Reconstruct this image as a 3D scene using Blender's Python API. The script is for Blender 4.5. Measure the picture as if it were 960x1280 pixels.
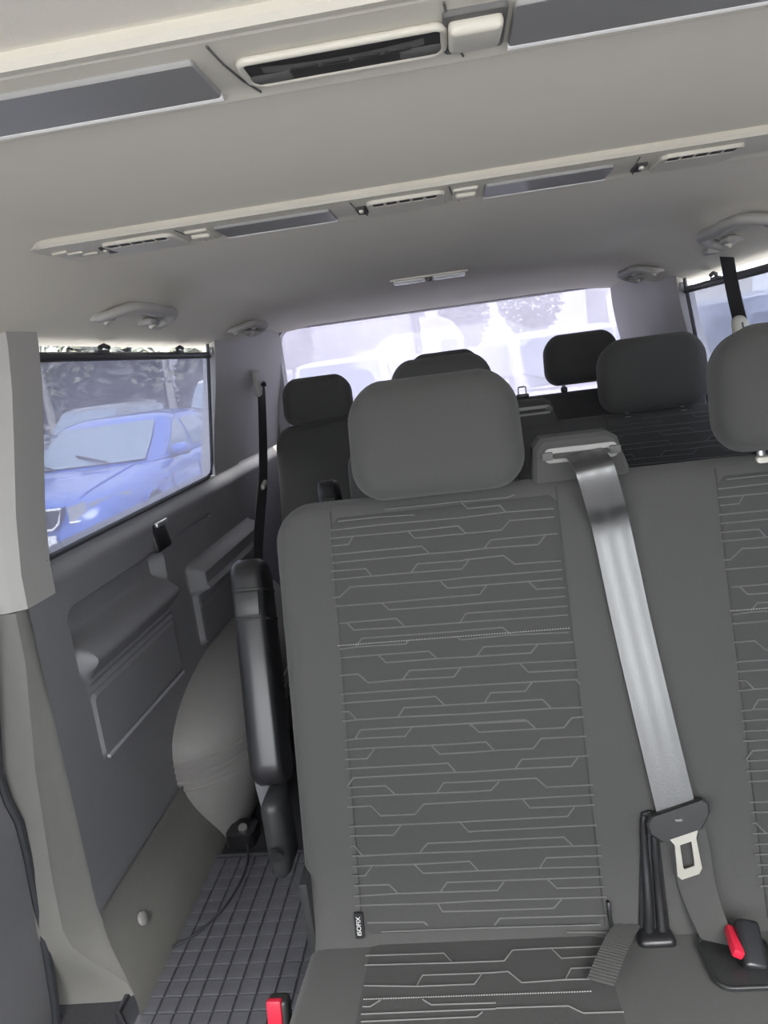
import bpy, bmesh, math, random
from mathutils import Vector, Matrix
random.seed(7)
for o in list(bpy.data.objects): bpy.data.objects.remove(o)
scn = bpy.context.scene
col = scn.collection
# ------------------------------------------------------------------ camera
F = 950.0; CX, CY = 480.0, 640.0; CAMZ = 1.12
def _norm(v): return Vector(v).normalized()
AY = _norm(((570 - CX) / F, (CY - 440) / F, -1.0))          # world y in camera axes
_r = math.radians(6.2)
_u = Vector((-math.sin(_r), math.cos(_r), 0)); AZ = (_u - AY * _u.dot(AY)).normalized()
AX = AY.cross(AZ)
cam = bpy.data.cameras.new('camera'); camo = bpy.data.objects.new('camera', cam); col.objects.link(camo)
cam.sensor_fit = 'VERTICAL'; cam.sensor_height = 24.0; cam.lens = F / 1280 * 24.0
cam.clip_start = .02; cam.clip_end = 500
RM = Matrix((AX, AY, AZ))                                     # world <- camera
camo.matrix_world = Matrix.Translation((0, 0, CAMZ)) @ RM.to_4x4()
scn.camera = camo
# ------------------------------------------------------------------ sky and exposure
w = bpy.data.worlds.new('overcast_sky'); scn.world = w; w.use_nodes = True
bg = w.node_tree.nodes['Background']; bg.inputs[0].default_value = (.975, .985, 1.0, 1); bg.inputs[1].default_value = 1.0
scn.view_settings.view_transform = 'Standard'; scn.view_settings.look = 'None'
scn.view_settings.gamma = 1; scn.view_settings.use_curve_mapping = False
scn.view_settings.exposure = 3.08
sun = bpy.data.lights.new('veiled_sun', 'SUN'); suno = bpy.data.objects.new('veiled_sun', sun); col.objects.link(suno)
sun.energy = 2.4; sun.angle = math.radians(35); sun.color = (1, .97, .92)
suno.rotation_euler = (math.radians(40), math.radians(12), 0)
# ------------------------------------------------------------------ pixel helpers
def ray(px, py):
    c = Vector(((px - CX) / F, (CY - py) / F, -1.0)); return RM @ c
def onx(p, X): r = ray(*p); t = X / r.x; return Vector((X, t * r.y, CAMZ + t * r.z))
def ony(p, Y): r = ray(*p); t = Y / r.y; return Vector((t * r.x, Y, CAMZ + t * r.z))
def onz(p, Z): r = ray(*p); t = (Z - CAMZ) / r.z; return Vector((t * r.x, t * r.y, Z))
def onpl(p, P0, N):
    r = ray(*p); C = Vector((0, 0, CAMZ)); t = (P0 - C).dot(N) / r.dot(N); return C + r * t
# ------------------------------------------------------------------ materials
def mat(name, rgb, rough=.6, metal=0, spec=.5, noise=0, nscale=40, bump=0, bscale=300, sheen=0, coat=0):
    m = bpy.data.materials.new(name); m.use_nodes = True; nt = m.node_tree; b = nt.nodes['Principled BSDF']
    b.inputs['Base Color'].default_value = (*rgb, 1); b.inputs['Roughness'].default_value = rough
    b.inputs['Metallic'].default_value = metal; b.inputs['Specular IOR Level'].default_value = spec
    if sheen: b.inputs['Sheen Weight'].default_value = sheen; b.inputs['Sheen Roughness'].default_value = .5
    if coat: b.inputs['Coat Weight'].default_value = coat; b.inputs['Coat Roughness'].default_value = .08
    tc = nt.nodes.new('ShaderNodeTexCoord')
    if noise:
        n = nt.nodes.new('ShaderNodeTexNoise'); n.inputs['Scale'].default_value = nscale; n.inputs['Detail'].default_value = 4
        r = nt.nodes.new('ShaderNodeMapRange'); r.inputs['To Min'].default_value = 1 - noise; r.inputs['To Max'].default_value = 1 + noise
        mx = nt.nodes.new('ShaderNodeVectorMath'); mx.operation = 'SCALE'; mx.inputs[0].default_value = rgb
        nt.links.new(tc.outputs['Object'], n.inputs['Vector']); nt.links.new(n.outputs['Fac'], r.inputs['Value'])
        nt.links.new(r.outputs[0], mx.inputs['Scale']); nt.links.new(mx.outputs[0], b.inputs['Base Color'])
    if bump:
        n2 = nt.nodes.new('ShaderNodeTexNoise'); n2.inputs['Scale'].default_value = bscale; n2.inputs['Detail'].default_value = 2
        bp = nt.nodes.new('ShaderNodeBump'); bp.inputs['Strength'].default_value = bump; bp.inputs['Distance'].default_value = .001
        nt.links.new(tc.outputs['Object'], n2.inputs['Vector']); nt.links.new(n2.outputs['Fac'], bp.inputs['Height'])
        nt.links.new(bp.outputs[0], b.inputs['Normal'])
    return m
def pane(name, tint, gloss=.06, haze=0, hazecol=(.8, .8, .85), translucent=True):
    m = bpy.data.materials.new(name); m.use_nodes = True; nt = m.node_tree; nt.nodes.remove(nt.nodes['Principled BSDF'])
    out = nt.nodes['Material Output']; t = nt.nodes.new('ShaderNodeBsdfTransparent'); t.inputs[0].default_value = (*tint, 1)
    last = t.outputs[0]
    if haze:
        d = nt.nodes.new('ShaderNodeBsdfTranslucent' if translucent else 'ShaderNodeBsdfDiffuse'); d.inputs[0].default_value = (*hazecol, 1)
        mx = nt.nodes.new('ShaderNodeMixShader'); mx.inputs[0].default_value = haze
        n = nt.nodes.new('ShaderNodeTexNoise'); n.inputs['Scale'].default_value = 6; tc = nt.nodes.new('ShaderNodeTexCoord')
        r = nt.nodes.new('ShaderNodeMapRange'); r.inputs['To Min'].default_value = haze * .8; r.inputs['To Max'].default_value = haze * 1.2
        nt.links.new(tc.outputs['Object'], n.inputs['Vector']); nt.links.new(n.outputs['Fac'], r.inputs['Value']); nt.links.new(r.outputs[0], mx.inputs[0])
        nt.links.new(last, mx.inputs[1]); nt.links.new(d.outputs[0], mx.inputs[2]); last = mx.outputs[0]
    if gloss:
        g = nt.nodes.new('ShaderNodeBsdfGlossy'); g.inputs['Roughness'].default_value = .03
        mx = nt.nodes.new('ShaderNodeMixShader'); mx.inputs[0].default_value = gloss
        nt.links.new(last, mx.inputs[1]); nt.links.new(g.outputs[0], mx.inputs[2]); last = mx.outputs[0]
    nt.links.new(last, out.inputs['Surface']); return m
M = {}
M['headliner'] = mat('headliner_felt', (.80, .768, .68), .95, spec=.1, noise=.02, nscale=20, bump=.15, bscale=900)
M['console'] = mat('console_plastic', (.60, .58, .505), .5, noise=.02, bump=.1)
M['lens'] = mat('smoked_lens', (.26, .262, .255), .42, coat=.15)
M['lensedge'] = mat('lens_edge', (.75, .75, .74), .2, coat=.5)
M['darkslot'] = mat('dark_slot', (.03, .03, .03), .6)
M['slotplate'] = mat('slot_plate_grey', (.30, .295, .28), .45)
M['inner'] = mat('vent_inner_grey', (.12, .12, .115), .65)
M['lighttrim'] = mat('light_trim_plastic', (.43, .42, .40), .6, noise=.02, bump=.25, bscale=500)
M['darktrim'] = mat('dark_trim_plastic', (.225, .222, .236), .6, noise=.05, bump=.35, bscale=420)
M['midtrim'] = mat('mid_trim_plastic', (.205, .20, .188), .65, noise=.05, bump=.35, bscale=420)
M['archcover'] = mat('arch_cover_plastic', (.29, .28, .27), .6, noise=.05, bump=.3, bscale=420)
M['palegrey'] = mat('pale_grey_plastic', (.42, .42, .46), .45, noise=.03)
M['fabric'] = mat('seat_fabric', (.083, .083, .080), .95, spec=.15, noise=.07, nscale=700, bump=.5, bscale=1100, sheen=.15)
M['insert'] = mat('seat_insert_fabric', (.068, .068, .066), .95, spec=.15, noise=.12, nscale=500, bump=.5, bscale=900, sheen=.1)
M['emboss'] = mat('embossed_line', (.158, .160, .155), .9, spec=.1, noise=.1, nscale=300)
M['seam'] = mat('seam_thread_dark', (.05, .05, .05), .9)
M['stitch'] = mat('stitch_thread_light', (.30, .30, .29), .8)
M['blackgloss'] = mat('black_gloss_plastic', (.018, .018, .02), .32, coat=.12)
M['blacksat'] = mat('black_satin_plastic', (.03, .031, .032), .42)
M['rubber'] = mat('rubber', (.04, .041, .048), .5, noise=.25, nscale=60, bump=.2)
M['rubbertile'] = mat('rubber_tread', (.10, .101, .115), .38, noise=.3, nscale=45, bump=.3)
M['carpet'] = mat('carpet', (.05, .05, .055), .98, spec=.1, noise=.3, nscale=200, bump=.8, bscale=600)
M['webbing'] = mat('belt_webbing', (.032, .033, .033), .33, spec=1.0, bump=.25, bscale=700, coat=.35)
M['webbing'].node_tree.nodes['Principled BSDF'].inputs['Coat Roughness'].default_value = .3; M['webbing'].node_tree.nodes['Principled BSDF'].inputs['IOR'].default_value = 1.58
M['webdark'] = mat('belt_webbing_dark', (.02, .02, .022), .6, bump=.3, bscale=700)
M['chrome'] = mat('bright_metal', (.72, .70, .62), .28, metal=.75)
M['steel'] = mat('steel', (.5, .5, .5), .35, metal=.9)
M['red'] = mat('red_button', (.62, .02, .05), .4)
M['cream'] = mat('cream_plastic', (.62, .60, .52), .5)
M['white'] = mat('white_print', (.75, .75, .75), .6)
M['bar'] = mat('blind_bar', (.03, .03, .034), .45)
M['blind'] = pane('blind_mesh', (.145, .152, .175), 0, .38, (.13, .13, .18))
M['glass'] = pane('clear_glass', (.92, .94, .95), .05)
M['dimglass'] = pane('light_cutting_glass', (.27, .275, .29), .05)  # dark tint made up for unseen sliding-door panes, cuts light on the pillar
M['rearglass'] = pane('glare_veiled_rear_glass', (.33, .33, .355), .03, .34, (.60, .59, .68))  # translucent haze mixed in to imitate glare washing out the rear view
# outdoors
M['blue'] = mat('blue_paint', (.055, .125, .46), .25, coat=.8)
M['wpaint'] = mat('white_paint', (.80, .80, .81), .3, coat=.5)
M['bgpaint'] = mat('blue_grey_paint', (.26, .31, .42), .3, coat=.5)
M['spaint'] = mat('silver_paint', (.50, .52, .55), .3, coat=.5)
M['dpaint'] = mat('dark_paint', (.16, .17, .19), .3, coat=.5)
M['carglass'] = mat('car_glass', (.17, .22, .28), .08, spec=.5, coat=.4)
M['blackrub'] = mat('tyre', (.03, .03, .03), .8)
M['rim'] = mat('wheel_rim', (.45, .45, .46), .35, metal=.7)
M['lamp'] = mat('headlamp', (.34, .35, .38), .12, coat=.6)
M['tail'] = mat('tail_lamp', (.75, .05, .08), .3, coat=.5)
M['asphalt'] = mat('asphalt', (.36, .34, .335), .9, noise=.15, nscale=3, bump=.4, bscale=80)
M['dirt'] = mat('bare_verge', (.25, .22, .18), .95, noise=.3, nscale=1.5)
M['bark'] = mat('bark', (.32, .31, .29), .9, noise=.4, nscale=6)
M['leaf'] = mat('leaf', (.17, .18, .13), .8, noise=.35, nscale=2)
M['leafd'] = mat('leaf_dark', (.13, .135, .12), .8, noise=.35, nscale=2)
M['facade'] = mat('facade', (.55, .54, .52), .9, noise=.05, nscale=2)
M['wood'] = mat('fence_board', (.33, .27, .22), .9, noise=.2, nscale=5)
# ------------------------------------------------------------------ mesh helpers
class MB:
    def __init__(s): s.v = []; s.f = []
    def add(s, vs, fs):
        n = len(s.v); s.v += [Vector(v) for v in vs]; s.f += [tuple(i + n for i in f) for f in fs]; return s
    def grid(s, fn, nu, nv, cu=False):
        vs = [fn(i / nu, j / nv) for j in range(nv + 1) for i in range(nu + (0 if cu else 1))]
        k = nu if cu else nu + 1
        fs = [(j * k + i, j * k + (i + 1) % k, (j + 1) * k + (i + 1) % k, (j + 1) * k + i) for j in range(nv) for i in range(nu)]
        return s.add(vs, fs)
    def loft(s, rings, cap=True):
        k = len(rings[0]); vs = [p for r in rings for p in r]
        fs = [(j * k + i, j * k + (i + 1) % k, (j + 1) * k + (i + 1) % k, (j + 1) * k + i) for j in range(len(rings) - 1) for i in range(k)]
        if cap: fs += [tuple(range(k))[::-1], tuple(range((len(rings) - 1) * k, len(rings) * k))]
        return s.add(vs, fs)
    def box(s, c, size, r=0, seg=2, rot=None):
        bm = bmesh.new(); bmesh.ops.create_cube(bm, size=1)
        for v in bm.verts: v.co = Vector((v.co.x * size[0], v.co.y * size[1], v.co.z * size[2]))
        if r: bmesh.ops.bevel(bm, geom=list(bm.edges), offset=min(r, min(size) * .49), segments=seg, affect='EDGES', profile=.5)
        bm.verts.index_update()
        mt = rot if rot is not None else Matrix.Identity(3)
        s.add([mt @ v.co + Vector(c) for v in bm.verts], [[v.index for v in f.verts] for f in bm.faces]); bm.free(); return s
    def tube(s, path, r, n=8, rf=None, flat=1.0, up=None, cap=True):
        path = [Vector(p) for p in path]; rings = []
        for i, p in enumerate(path):
            t = (path[min(i + 1, len(path) - 1)] - path[max(i - 1, 0)]).normalized()
            u = Vector(up) if up else (Vector((0, 0, 1)) if abs(t.z) < .9 else Vector((1, 0, 0)))
            a = t.cross(u).normalized(); b = a.cross(t).normalized()
            rr = r * (rf(i / (len(path) - 1)) if rf else 1)
            rings.append([p + a * math.cos(q) * rr + b * math.sin(q) * rr * flat for q in [2 * math.pi * k / n for k in range(n)]])
        return s.loft(rings, cap)
    def cyl(s, p0, p1, r, n=16, r2=None):
        p0 = Vector(p0); p1 = Vector(p1); return s.tube([p0, p1], 1, n, lambda t: r if t < .5 else (r if r2 is None else r2))
    def build(s, name, m, parent=None, ang=40, local=False):
        me = bpy.data.meshes.new(name)
        off = Vector((0, 0, 0))
        if parent is not None and not local:
            off = Vector(root_of(parent)['_b'])
        me.from_pydata([v - off for v in s.v], [], s.f); me.update()
        bm = bmesh.new(); bm.from_mesh(me); bmesh.ops.recalc_face_normals(bm, faces=bm.faces); bm.to_mesh(me); bm.free()
        for p in me.polygons: p.use_smooth = True
        me.set_sharp_from_angle(angle=math.radians(ang))
        me.materials.append(M[m]); o = bpy.data.objects.new(name, me); col.objects.link(o)
        if parent is not None: o.parent = parent
        return o
def root_of(o):
    while o.parent: o = o.parent
    return o
def tag(o, label=None, cat=None, group=None, kind=None):
    if label: o['label'] = label
    if cat: o['category'] = cat
    if group: o['group'] = group
    if kind: o['kind'] = kind
    return o
def thing(name, loc, label, cat, group=None):
    o = bpy.data.objects.new(name, None); col.objects.link(o); o.location = loc; o.empty_display_size = .05
    o['_b'] = tuple(loc); return tag(o, label, cat, group)
def single(mb, name, m, label, cat, group=None, base=None, ang=40):
    if base is None:
        xs = [v.x for v in mb.v]; ys = [v.y for v in mb.v]; zs = [v.z for v in mb.v]
        base = ((min(xs) + max(xs)) / 2, (min(ys) + max(ys)) / 2, min(zs))
    for v in mb.v: v -= Vector(base)
    o = mb.build(name, m, None, ang); o.location = base; return tag(o, label, cat, group)
def struct(mb, name, m, ang=40):
    o = mb.build(name, m, None, ang); o['kind'] = 'structure'; o['_b'] = (0, 0, 0); return o
def copy_tree(o, parent=None):
    c = o.copy(); col.objects.link(c)
    if parent: c.parent = parent
    for ch in list(o.children): copy_tree(ch, c)
    return c
def rrect(wd, h, r, n=6):
    r = max(min(r, wd / 2 - 1e-4, h / 2 - 1e-4), 1e-4); pts = []
    for cx, cy, a0 in ((wd / 2 - r, h / 2 - r, 0), (-wd / 2 + r, h / 2 - r, 90), (-wd / 2 + r, -h / 2 + r, 180), (wd / 2 - r, -h / 2 + r, 270)):
        for k in range(n + 1):
            a = math.radians(a0 + 90 * k / n); pts.append((cx + r * math.cos(a), cy + r * math.sin(a)))
    return pts
def slab(mb, fr, wd, h, r, prof, n=6):
    """rounded slab; fr(a,b,d) maps in-plane a,b and depth d; prof = [(depth, inset)]"""
    mb.loft([[fr(a, b, d) for a, b in rrect(wd - 2 * i, h - 2 * i, max(r - i, .002), n)] for d, i in prof]); return mb
def sm(a, b, x):
    t = max(0, min(1, (x - a) / (b - a))); return t * t * (3 - 2 * t)
def sdbox(y, z, y0, y1, z0, z1, r):
    cy, cz, hy, hz = (y0 + y1) / 2, (z0 + z1) / 2, (y1 - y0) / 2 - r, (z1 - z0) / 2 - r
    a = abs(y - cy) - hy; b = abs(z - cz) - hz
    return math.hypot(max(a, 0), max(b, 0)) + min(max(a, b), 0) - r
def ribbon(mb, pts, wd, nrm, off):
    """thin flat strip along a polyline that lies on a surface with normal nrm"""
    nrm = Vector(nrm).normalized(); pts = [Vector(p) for p in pts]; vs = []; n = len(pts)
    for i, p in enumerate(pts):
        a = (pts[i] - pts[i - 1]).normalized() if i > 0 else None
        b = (pts[i + 1] - pts[i]).normalized() if i < n - 1 else None
        t = (a + b).normalized() if (a and b) else (a or b)
        s = nrm.cross(t).normalized(); k = 1.0
        if a and b: k = 1 / max(.5, s.dot(nrm.cross(a).normalized()))
        vs += [p + s * wd / 2 * k, p + nrm * off, p - s * wd / 2 * k]
    fs = []
    for i in range(n - 1):
        q = i * 3; fs += [(q, q + 1, q + 4, q + 3), (q + 1, q + 2, q + 5, q + 4)]
    mb.add(vs, fs)
XC = -.04                                  # middle of the van
def mir(x, s): return x if s < 0 else 2 * XC - x
# ================================================================== VAN SHELL
def ceil_z(x, y):
    d = abs(x - XC); z = 1.33 - .10 * sm(.46, .70, d) ** 1.2 * (1 - .85 * sm(2.35, 2.95, y))
    if y > 2.6: z -= .035 * sm(2.6, 3.06, y)
    return z
mb = MB(); mb.grid(lambda u, v: (XC - .72 + 1.44 * u, -.45 + 3.52 * v, ceil_z(XC - .72 + 1.44 * u, -.45 + 3.52 * v)), 72, 90)
ceiling = struct(mb, 'ceiling', 'headliner')
mb = MB(); mb.box((XC, 1.0, -.02), (2.0, 4.2, .04)); floor = struct(mb, 'floor', 'carpet')
def wall_x(z):
    if z < .22: return -.765 + .055 * sm(.22, .0, z)
    if z < .80: return -.765
    return -.765 + .07 * sm(.80, 1.28, z) if z > .84 else -.765
def wall_disp(y, z):
    d = 0
    # upper pocket with its armrest roll
    s = sdbox(y, z, 1.285, 1.745, .60, .742, .03); m = sm(.006, -.012, s)
    rec = -.035 * sm(.655, .69, z)
    roll = .032 * math.exp(-((z - .640) / .022) ** 2) + .010 * sm(.65, .60, z)
    d += m * (rec + roll)
    if 1.29 < y < 1.74:
        for zz in (.590, .574): d += .005 * math.exp(-((z - zz) / .0045) ** 2) * sm(1.29, 1.31, y) * sm(1.74, 1.72, y)
    # lower raised panel
    s = sdbox(y, z, 1.30, 1.73, .435, .565, .012); d += .006 * sm(.003, -.003, s)
    # second armrest with ribs
    s = sdbox(y, z, 1.87, 2.50, .58, .655, .02); d += .045 * sm(.008, -.02, s)
    s = sdbox(y, z, 1.88, 2.46, .435, .60, .02); d += .016 * sm(.004, -.006, s)
    for zz in (.565, .545): d += .005 * math.exp(-((z - zz) / .005) ** 2) * sm(1.88, 1.9, y) * sm(2.46, 2.44, y)
    # slot under the sill
    s = sdbox(y, z, 1.85, 2.13, .742, .750, .004); d -= .01 * sm(.003, -.002, s)
    # sill shoulder
    d -= .02 * sm(.80, .845, z)
    return d
def side_lower(s, name, detail):
    mb = MB(); ny, nz = (330, 190) if detail else (30, 30)
    def fn(u, v):
        y = 1.17 + 1.90 * u; z = .845 * v
        return (mir(wall_x(z) + (wall_disp(y, z) if detail else 0), s), y, z)
    mb.grid(fn, ny, nz)
    # sill ledge towards the glass
    mb.grid(lambda u, v: (mir(-.785 - .06 * v, s), 1.17 + 1.90 * u, .845 + .004 * math.sin(v * 3)), 20, 2)
    return struct(mb, name, 'darktrim', 30)
wall_l = side_lower(-1, 'wall_left', True)
wall_r = side_lower(1, 'wall_right', False)
# light moulding line under the lower panel
mb = MB(); mb.tube([(-.757, 1.305, .436), (-.757, 1.5, .434), (-.757, 1.72, .431)], .004, 8); mb.build('moulding_strip', 'palegrey', wall_l)
# lower skirting trims beside the floor
def skirt(s, name):
    mb = MB()
    def fn(u, v):
        y = 1.12 + .62 * u + .04 * (1 - v) * (1 - u); z = .20 * (1 - v); y += .0
        return (mir(-.757 + .055 * sm(0, 1, v) + .004, s), y, z + .001)
    mb.grid(fn, 12, 10)
    return struct(mb, name, 'midtrim')
base_l = skirt(-1, 'baseboard_left'); skirt(1, 'baseboard_right')
mb = MB(); c = Vector((-.728, 1.245, .118))
nrm = Vector((1, 0, .35)).normalized(); mb.tube([c, c + nrm * .006, c + nrm * .009], .013, 16, lambda t: 1 if t < .7 else .6); mb.build('screw_cover', 'archcover', base_l)
# ---- middle pillars: dark foot, light upper
def pillar_x(z): return wall_x(z)
def pillar(s, nm_low, nm_up):
    def ring2(z, k=0):
        x = pillar_x(z) + .003 + k
        if z < .79: c = -.775 - .03 * sm(.75, .45, z) + .075 * sm(.19, 0, z); yy = 1.15 - .03 * sm(.6, .2, z) + .055 * sm(.2, 0, z)
        else: c = x - .016; yy = 1.15
        out = -.235 + .07 * sm(.8, 1.2, z); y2 = 1.25 if z >= .789 else 1.19
        x2 = x if z >= .789 else max(c, x) - .012
        return [(mir(a, s), b, z) for a, b in ((x - .04, 1.262), (x2, y2), (max(c, x) - .004 if c < x - .05 else c + .013 * (z >= .789), yy + .014), (c - .004, yy + .003), (c - .012, yy - k), (c - .05, yy - .004 - k), (x + out, yy - .008 - k), (x + out, 1.262))]
    mb = MB(); mb.loft([ring2(z) for z in (0, .04, .08, .12, .16, .2, .3, .5, .7, .788)]); lo = struct(mb, nm_low, 'midtrim')
    mb = MB(); mb.loft([ring2(z, .003) for z in (.79, .85, .95, 1.05, 1.15, 1.22, 1.27)]); up = struct(mb, nm_up, 'lighttrim')
    return lo, up
pl_lo, pl_up = pillar(-1, 'trim_1', 'trim_2'); pillar(1, 'trim_3', 'trim_4')
# ---- rear corner pillars
def dpillar(s, name):
    mb = MB()
    prof = [(-.055, 2.255), (-.02, 2.222), (0, 2.208), (.004, 2.33), (.0, 2.46), (-.012, 2.50), (-.010, 2.62), (-.004, 2.80), (.0, 2.92), (.004, 3.0), (.006, 3.056)]
    mb.grid(lambda u, v: (mir(wall_x(.85 + .48 * v) + .006 + prof[round(u * 10)][0] * (1 if prof[round(u * 10)][1] < 2.4 else 1), s), prof[round(u * 10)][1], .85 + .48 * v), 10, 14)
    return struct(mb, name, 'lighttrim')
dp_l = dpillar(-1, 'trim_5'); dpillar(1, 'trim_6')
def cantrail(s, name):
    mb = MB(); mb.grid(lambda u, v: (mir(-.695 - .06 * v, s), 1.2 + 1.02 * u, 1.246 - .006 * v), 10, 2)
    mb.grid(lambda u, v: (mir(-.755 - .10 * v, s), 1.2 + 1.02 * u, 1.24 + .02 * v), 10, 2)
    return struct(mb, name, 'lighttrim')
cantrail(-1, 'trim_7'); cantrail(1, 'trim_8')
# ---- tailgate wall with a rounded opening
def holed(mb, outer, inner, fy0, depth):
    k = len(inner); a = [Vector((x, fy0, z)) for x, z in outer]; b = [Vector((x, fy0, z)) for x, z in inner]
    c = [Vector((x, fy0 + depth, z)) for x, z in inner]
    mb.add(a + b + c, [(i, (i + 1) % k, k + (i + 1) % k, k + i) for i in range(k)] + [(k + i, k + (i + 1) % k, 2 * k + (i + 1) % k, 2 * k + i) for i in range(k)])
RX0, RX1, RZ0, RZ1 = -.695, .640, .80, 1.292
wx, wz = (RX0 + RX1) / 2, (RZ0 + RZ1) / 2
inner = [(wx + a, wz + b) for a, b in rrect(RX1 - RX0, RZ1 - RZ0, .05, 6)]
outer = [(wx + a, wz + b) for a, b in rrect(1.60, .60, .002, 6)]
mb = MB(); holed(mb, outer, inner, 3.05, .06); mb.grid(lambda u, v: (-.87 + 1.66 * u, 3.05, .76 * v), 4, 4)
wall_rear = struct(mb, 'wall_rear', 'lighttrim')
fr = [(wx + a, wz + b) for a, b in rrect(RX1 - RX0 + .09, RZ1 - RZ0 + .05, .07, 6)]
mb = MB(); holed(mb, fr, [(wx + a, wz + b) for a, b in rrect(RX1 - RX0 - .004, RZ1 - RZ0 - .004, .05, 6)], 3.035, .05)
mb.build('window_surround', 'palegrey', wall_rear)
mb = MB(); mb.loft([[Vector((x, y, z)) for x, z in [(wx + a, wz + b) for a, b in rrect(RX1 - RX0 + .03, RZ1 - RZ0 + .03, .05, 6)]] for y in (3.108, 3.113)])
struct(mb, 'window_1', 'rearglass')
# lower tailgate dark lining
mb = MB(); mb.box((XC, 3.03, .39), (1.42, .03, .78), .01); mb.build('lower_lining', 'darktrim', wall_rear)
# ---- side windows with frames
def side_window(s, n):
    mb = MB()
    def q(y0, y1, z0, z1, xo):
        mb.loft([[(mir(-.80 - xo + .05 * (z - .84) / .4, s), y, z) for y, z in ((y0, z0), (y1, z0), (y1, z1), (y0, z1))] for xo in (0, .004)])
    q(1.20, 2.26, .82, 1.26, .0)
    return struct(mb, 'window_%d' % n, 'glass')
wl = side_window(-1, 2); wr = side_window(1, 3)
def gasket(s, par):
    mb = MB(); P = []
    for k, (y, z) in enumerate([(1.24, .853), (1.5, .853), (1.9, .853), (2.15, .853), (2.185, .862), (2.198, .89), (2.2, 1.0), (2.2, 1.1), (2.2, 1.235)]):
        P.append((mir(-.762 + .055 * (z - .85) / .4, s), y, z))
    mb.tube(P, .005, 8); mb.build('window_gasket', 'rubber', par)
    mb = MB(); mb.tube([(p[0] - .012 * (1 if s < 0 else -1), p[1], p[2] - .004) for p in P[:5]], .003, 6); mb.build('gasket_lip', 'palegrey', par)
gasket(-1, wl); gasket(1, wr)
# ---- front of the van: sliding doors, front doors, windscreen, bulkhead (round the camera)
def front_side(s, nm):
    mb = MB(); X = lambda z: mir(-.93 + (.0 if z < .8 else .16 * (z - .8) / .45), s)
    def pan(y0, y1, z0, z1): mb.grid(lambda u, v: (X(z0 + (z1 - z0) * v), y0 + (y1 - y0) * u, z0 + (z1 - z0) * v), 6, 6)
    pan(-1.5, 1.145, -.1, .76); pan(-.5, 1.145, 1.24, 1.28); pan(.03, .13, .76, 1.24); pan(1.06, 1.145, .76, 1.24)
    mb.grid(lambda u, v: (mir(-.70 - .1 * v, s), -.5 + 1.66 * u, 1.262 + .008 * v), 8, 2)
    return struct(mb, nm, 'palegrey')  # door panels coloured pale to bounce light to the ceiling
door_l = front_side(-1, 'door_1'); front_side(1, 'door_2')
for s, n in ((-1, 4), (1, 5)):
    for y0, y1, nn, mm in ((.13, 1.06, n, 'dimglass'), (-1.0, .03, n + 3, 'glass')):
        mb = MB(); mb.loft([[(mir(-.945 - e + (.16 * (z - .8) / .45), s), y, z) for y, z in ((y0 - .04, .73), (y1 + .05, .73), (y1 + .05, 1.27), (y0 - .04 if y0 > 0 else -.55, 1.27))] for e in (0, .004)])
        struct(mb, 'window_%d' % nn, mm)
mb = MB(); mb.grid(lambda u, v: (-.97 + 1.86 * u, -1.5, .80 * v), 6, 6); mb.box((XC, -1.25, .72), (1.8, .5, .12), .04); struct(mb, 'wall_front', 'palegrey')  # unseen dash and bulkhead, coloured pale to bounce light upward
mb = MB(); mb.grid(lambda u, v: ((-.92 + 1.76 * u) * (1 - .2 * v), -1.5 + 1.05 * v, .80 + .53 * v), 8, 4); struct(mb, 'window_6', 'glass')
# door trim, its moulded relief and the black seal at the sliding door
P = [ony(p, 1.125) for p in ((-14, 760), (-8, 860), (-2, 965), (10, 1002), (24, 1028), (34, 1068), (46, 1130), (58, 1190), (68, 1250), (72, 1300))]
mb = MB(); mb.tube(P, .008, 8); mb.build('door_seal', 'rubber', door_l)
def lin(u, v):
    k = v * (len(P) - 1); i = min(int(k), len(P) - 2); p = P[i].lerp(P[i + 1], k - i)
    return (p.x - .004 + .012 * math.sin(math.pi * min(1, u * 1.6)) * sm(0, .3, v), 1.118 - .8 * u, p.z)
mb = MB(); mb.grid(lin, 16, 30); mb.build('door_lining', 'darktrim', door_l)
# ---- wheel arch cover
AW = []
for k in range(13):
    a = math.radians(90 * k / 12); AW.append((-.775 + .165 * math.sin(a), 1.76 - .175 * math.cos(a), math.sin(a), -math.cos(a)))
AW += [(-.61, 1.9, 1, 0), (-.61, 2.1, 1, 0), (-.61, 2.35, 1, 0), (-.64, 2.5, .7, .7), (-.70, 2.58, .3, .9), (-.775, 2.6, 0, 1)]
AZs = [(0, .05), (.05, .035), (.10, .02), (.15, .006), (.17, .0)]
for k in range(5):
    z = .18 + k * .016; AZs += [(z, .0), (z + .004, -.007), (z + .010, -.007), (z + .013, 0)]
AZs += [(.27, .0), (.30, .005), (.325, .015), (.35, .032), (.372, .054), (.39, .08), (.402, .108), (.412, .138), (.418, .17)]
mb = MB(); vs = []; fs = []; na = len(AW)
for z, o in AZs:
    for x, y, nx, ny in AW:
        vs.append((max(x - nx * o, -.78), y + o * (.6 * max(-ny, 0) if z < .3 else 2.3 * sm(2.4, 1.85, y)), z))
for j in range(len(AZs) - 1):
    for i in range(na - 1): fs.append((j * na + i, j * na + i + 1, (j + 1) * na + i + 1, (j + 1) * na + i))
mb.add(vs, fs); arch = mb.build('wheel_arch_cover', 'archcover', wall_l, 35); arch['label'] = 'grey ribbed wheel arch cover'
mb = MB(); mb.grid(lambda u, v: (-.628 + .045 * math.sin(u * 1.57) + .012 * v, 1.705 + .06 * (1 - math.cos(u * 1.57)) + .01 * v, .215 - .205 * v), 8, 6); mb.build('side_plate', 'palegrey', arch)
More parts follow.
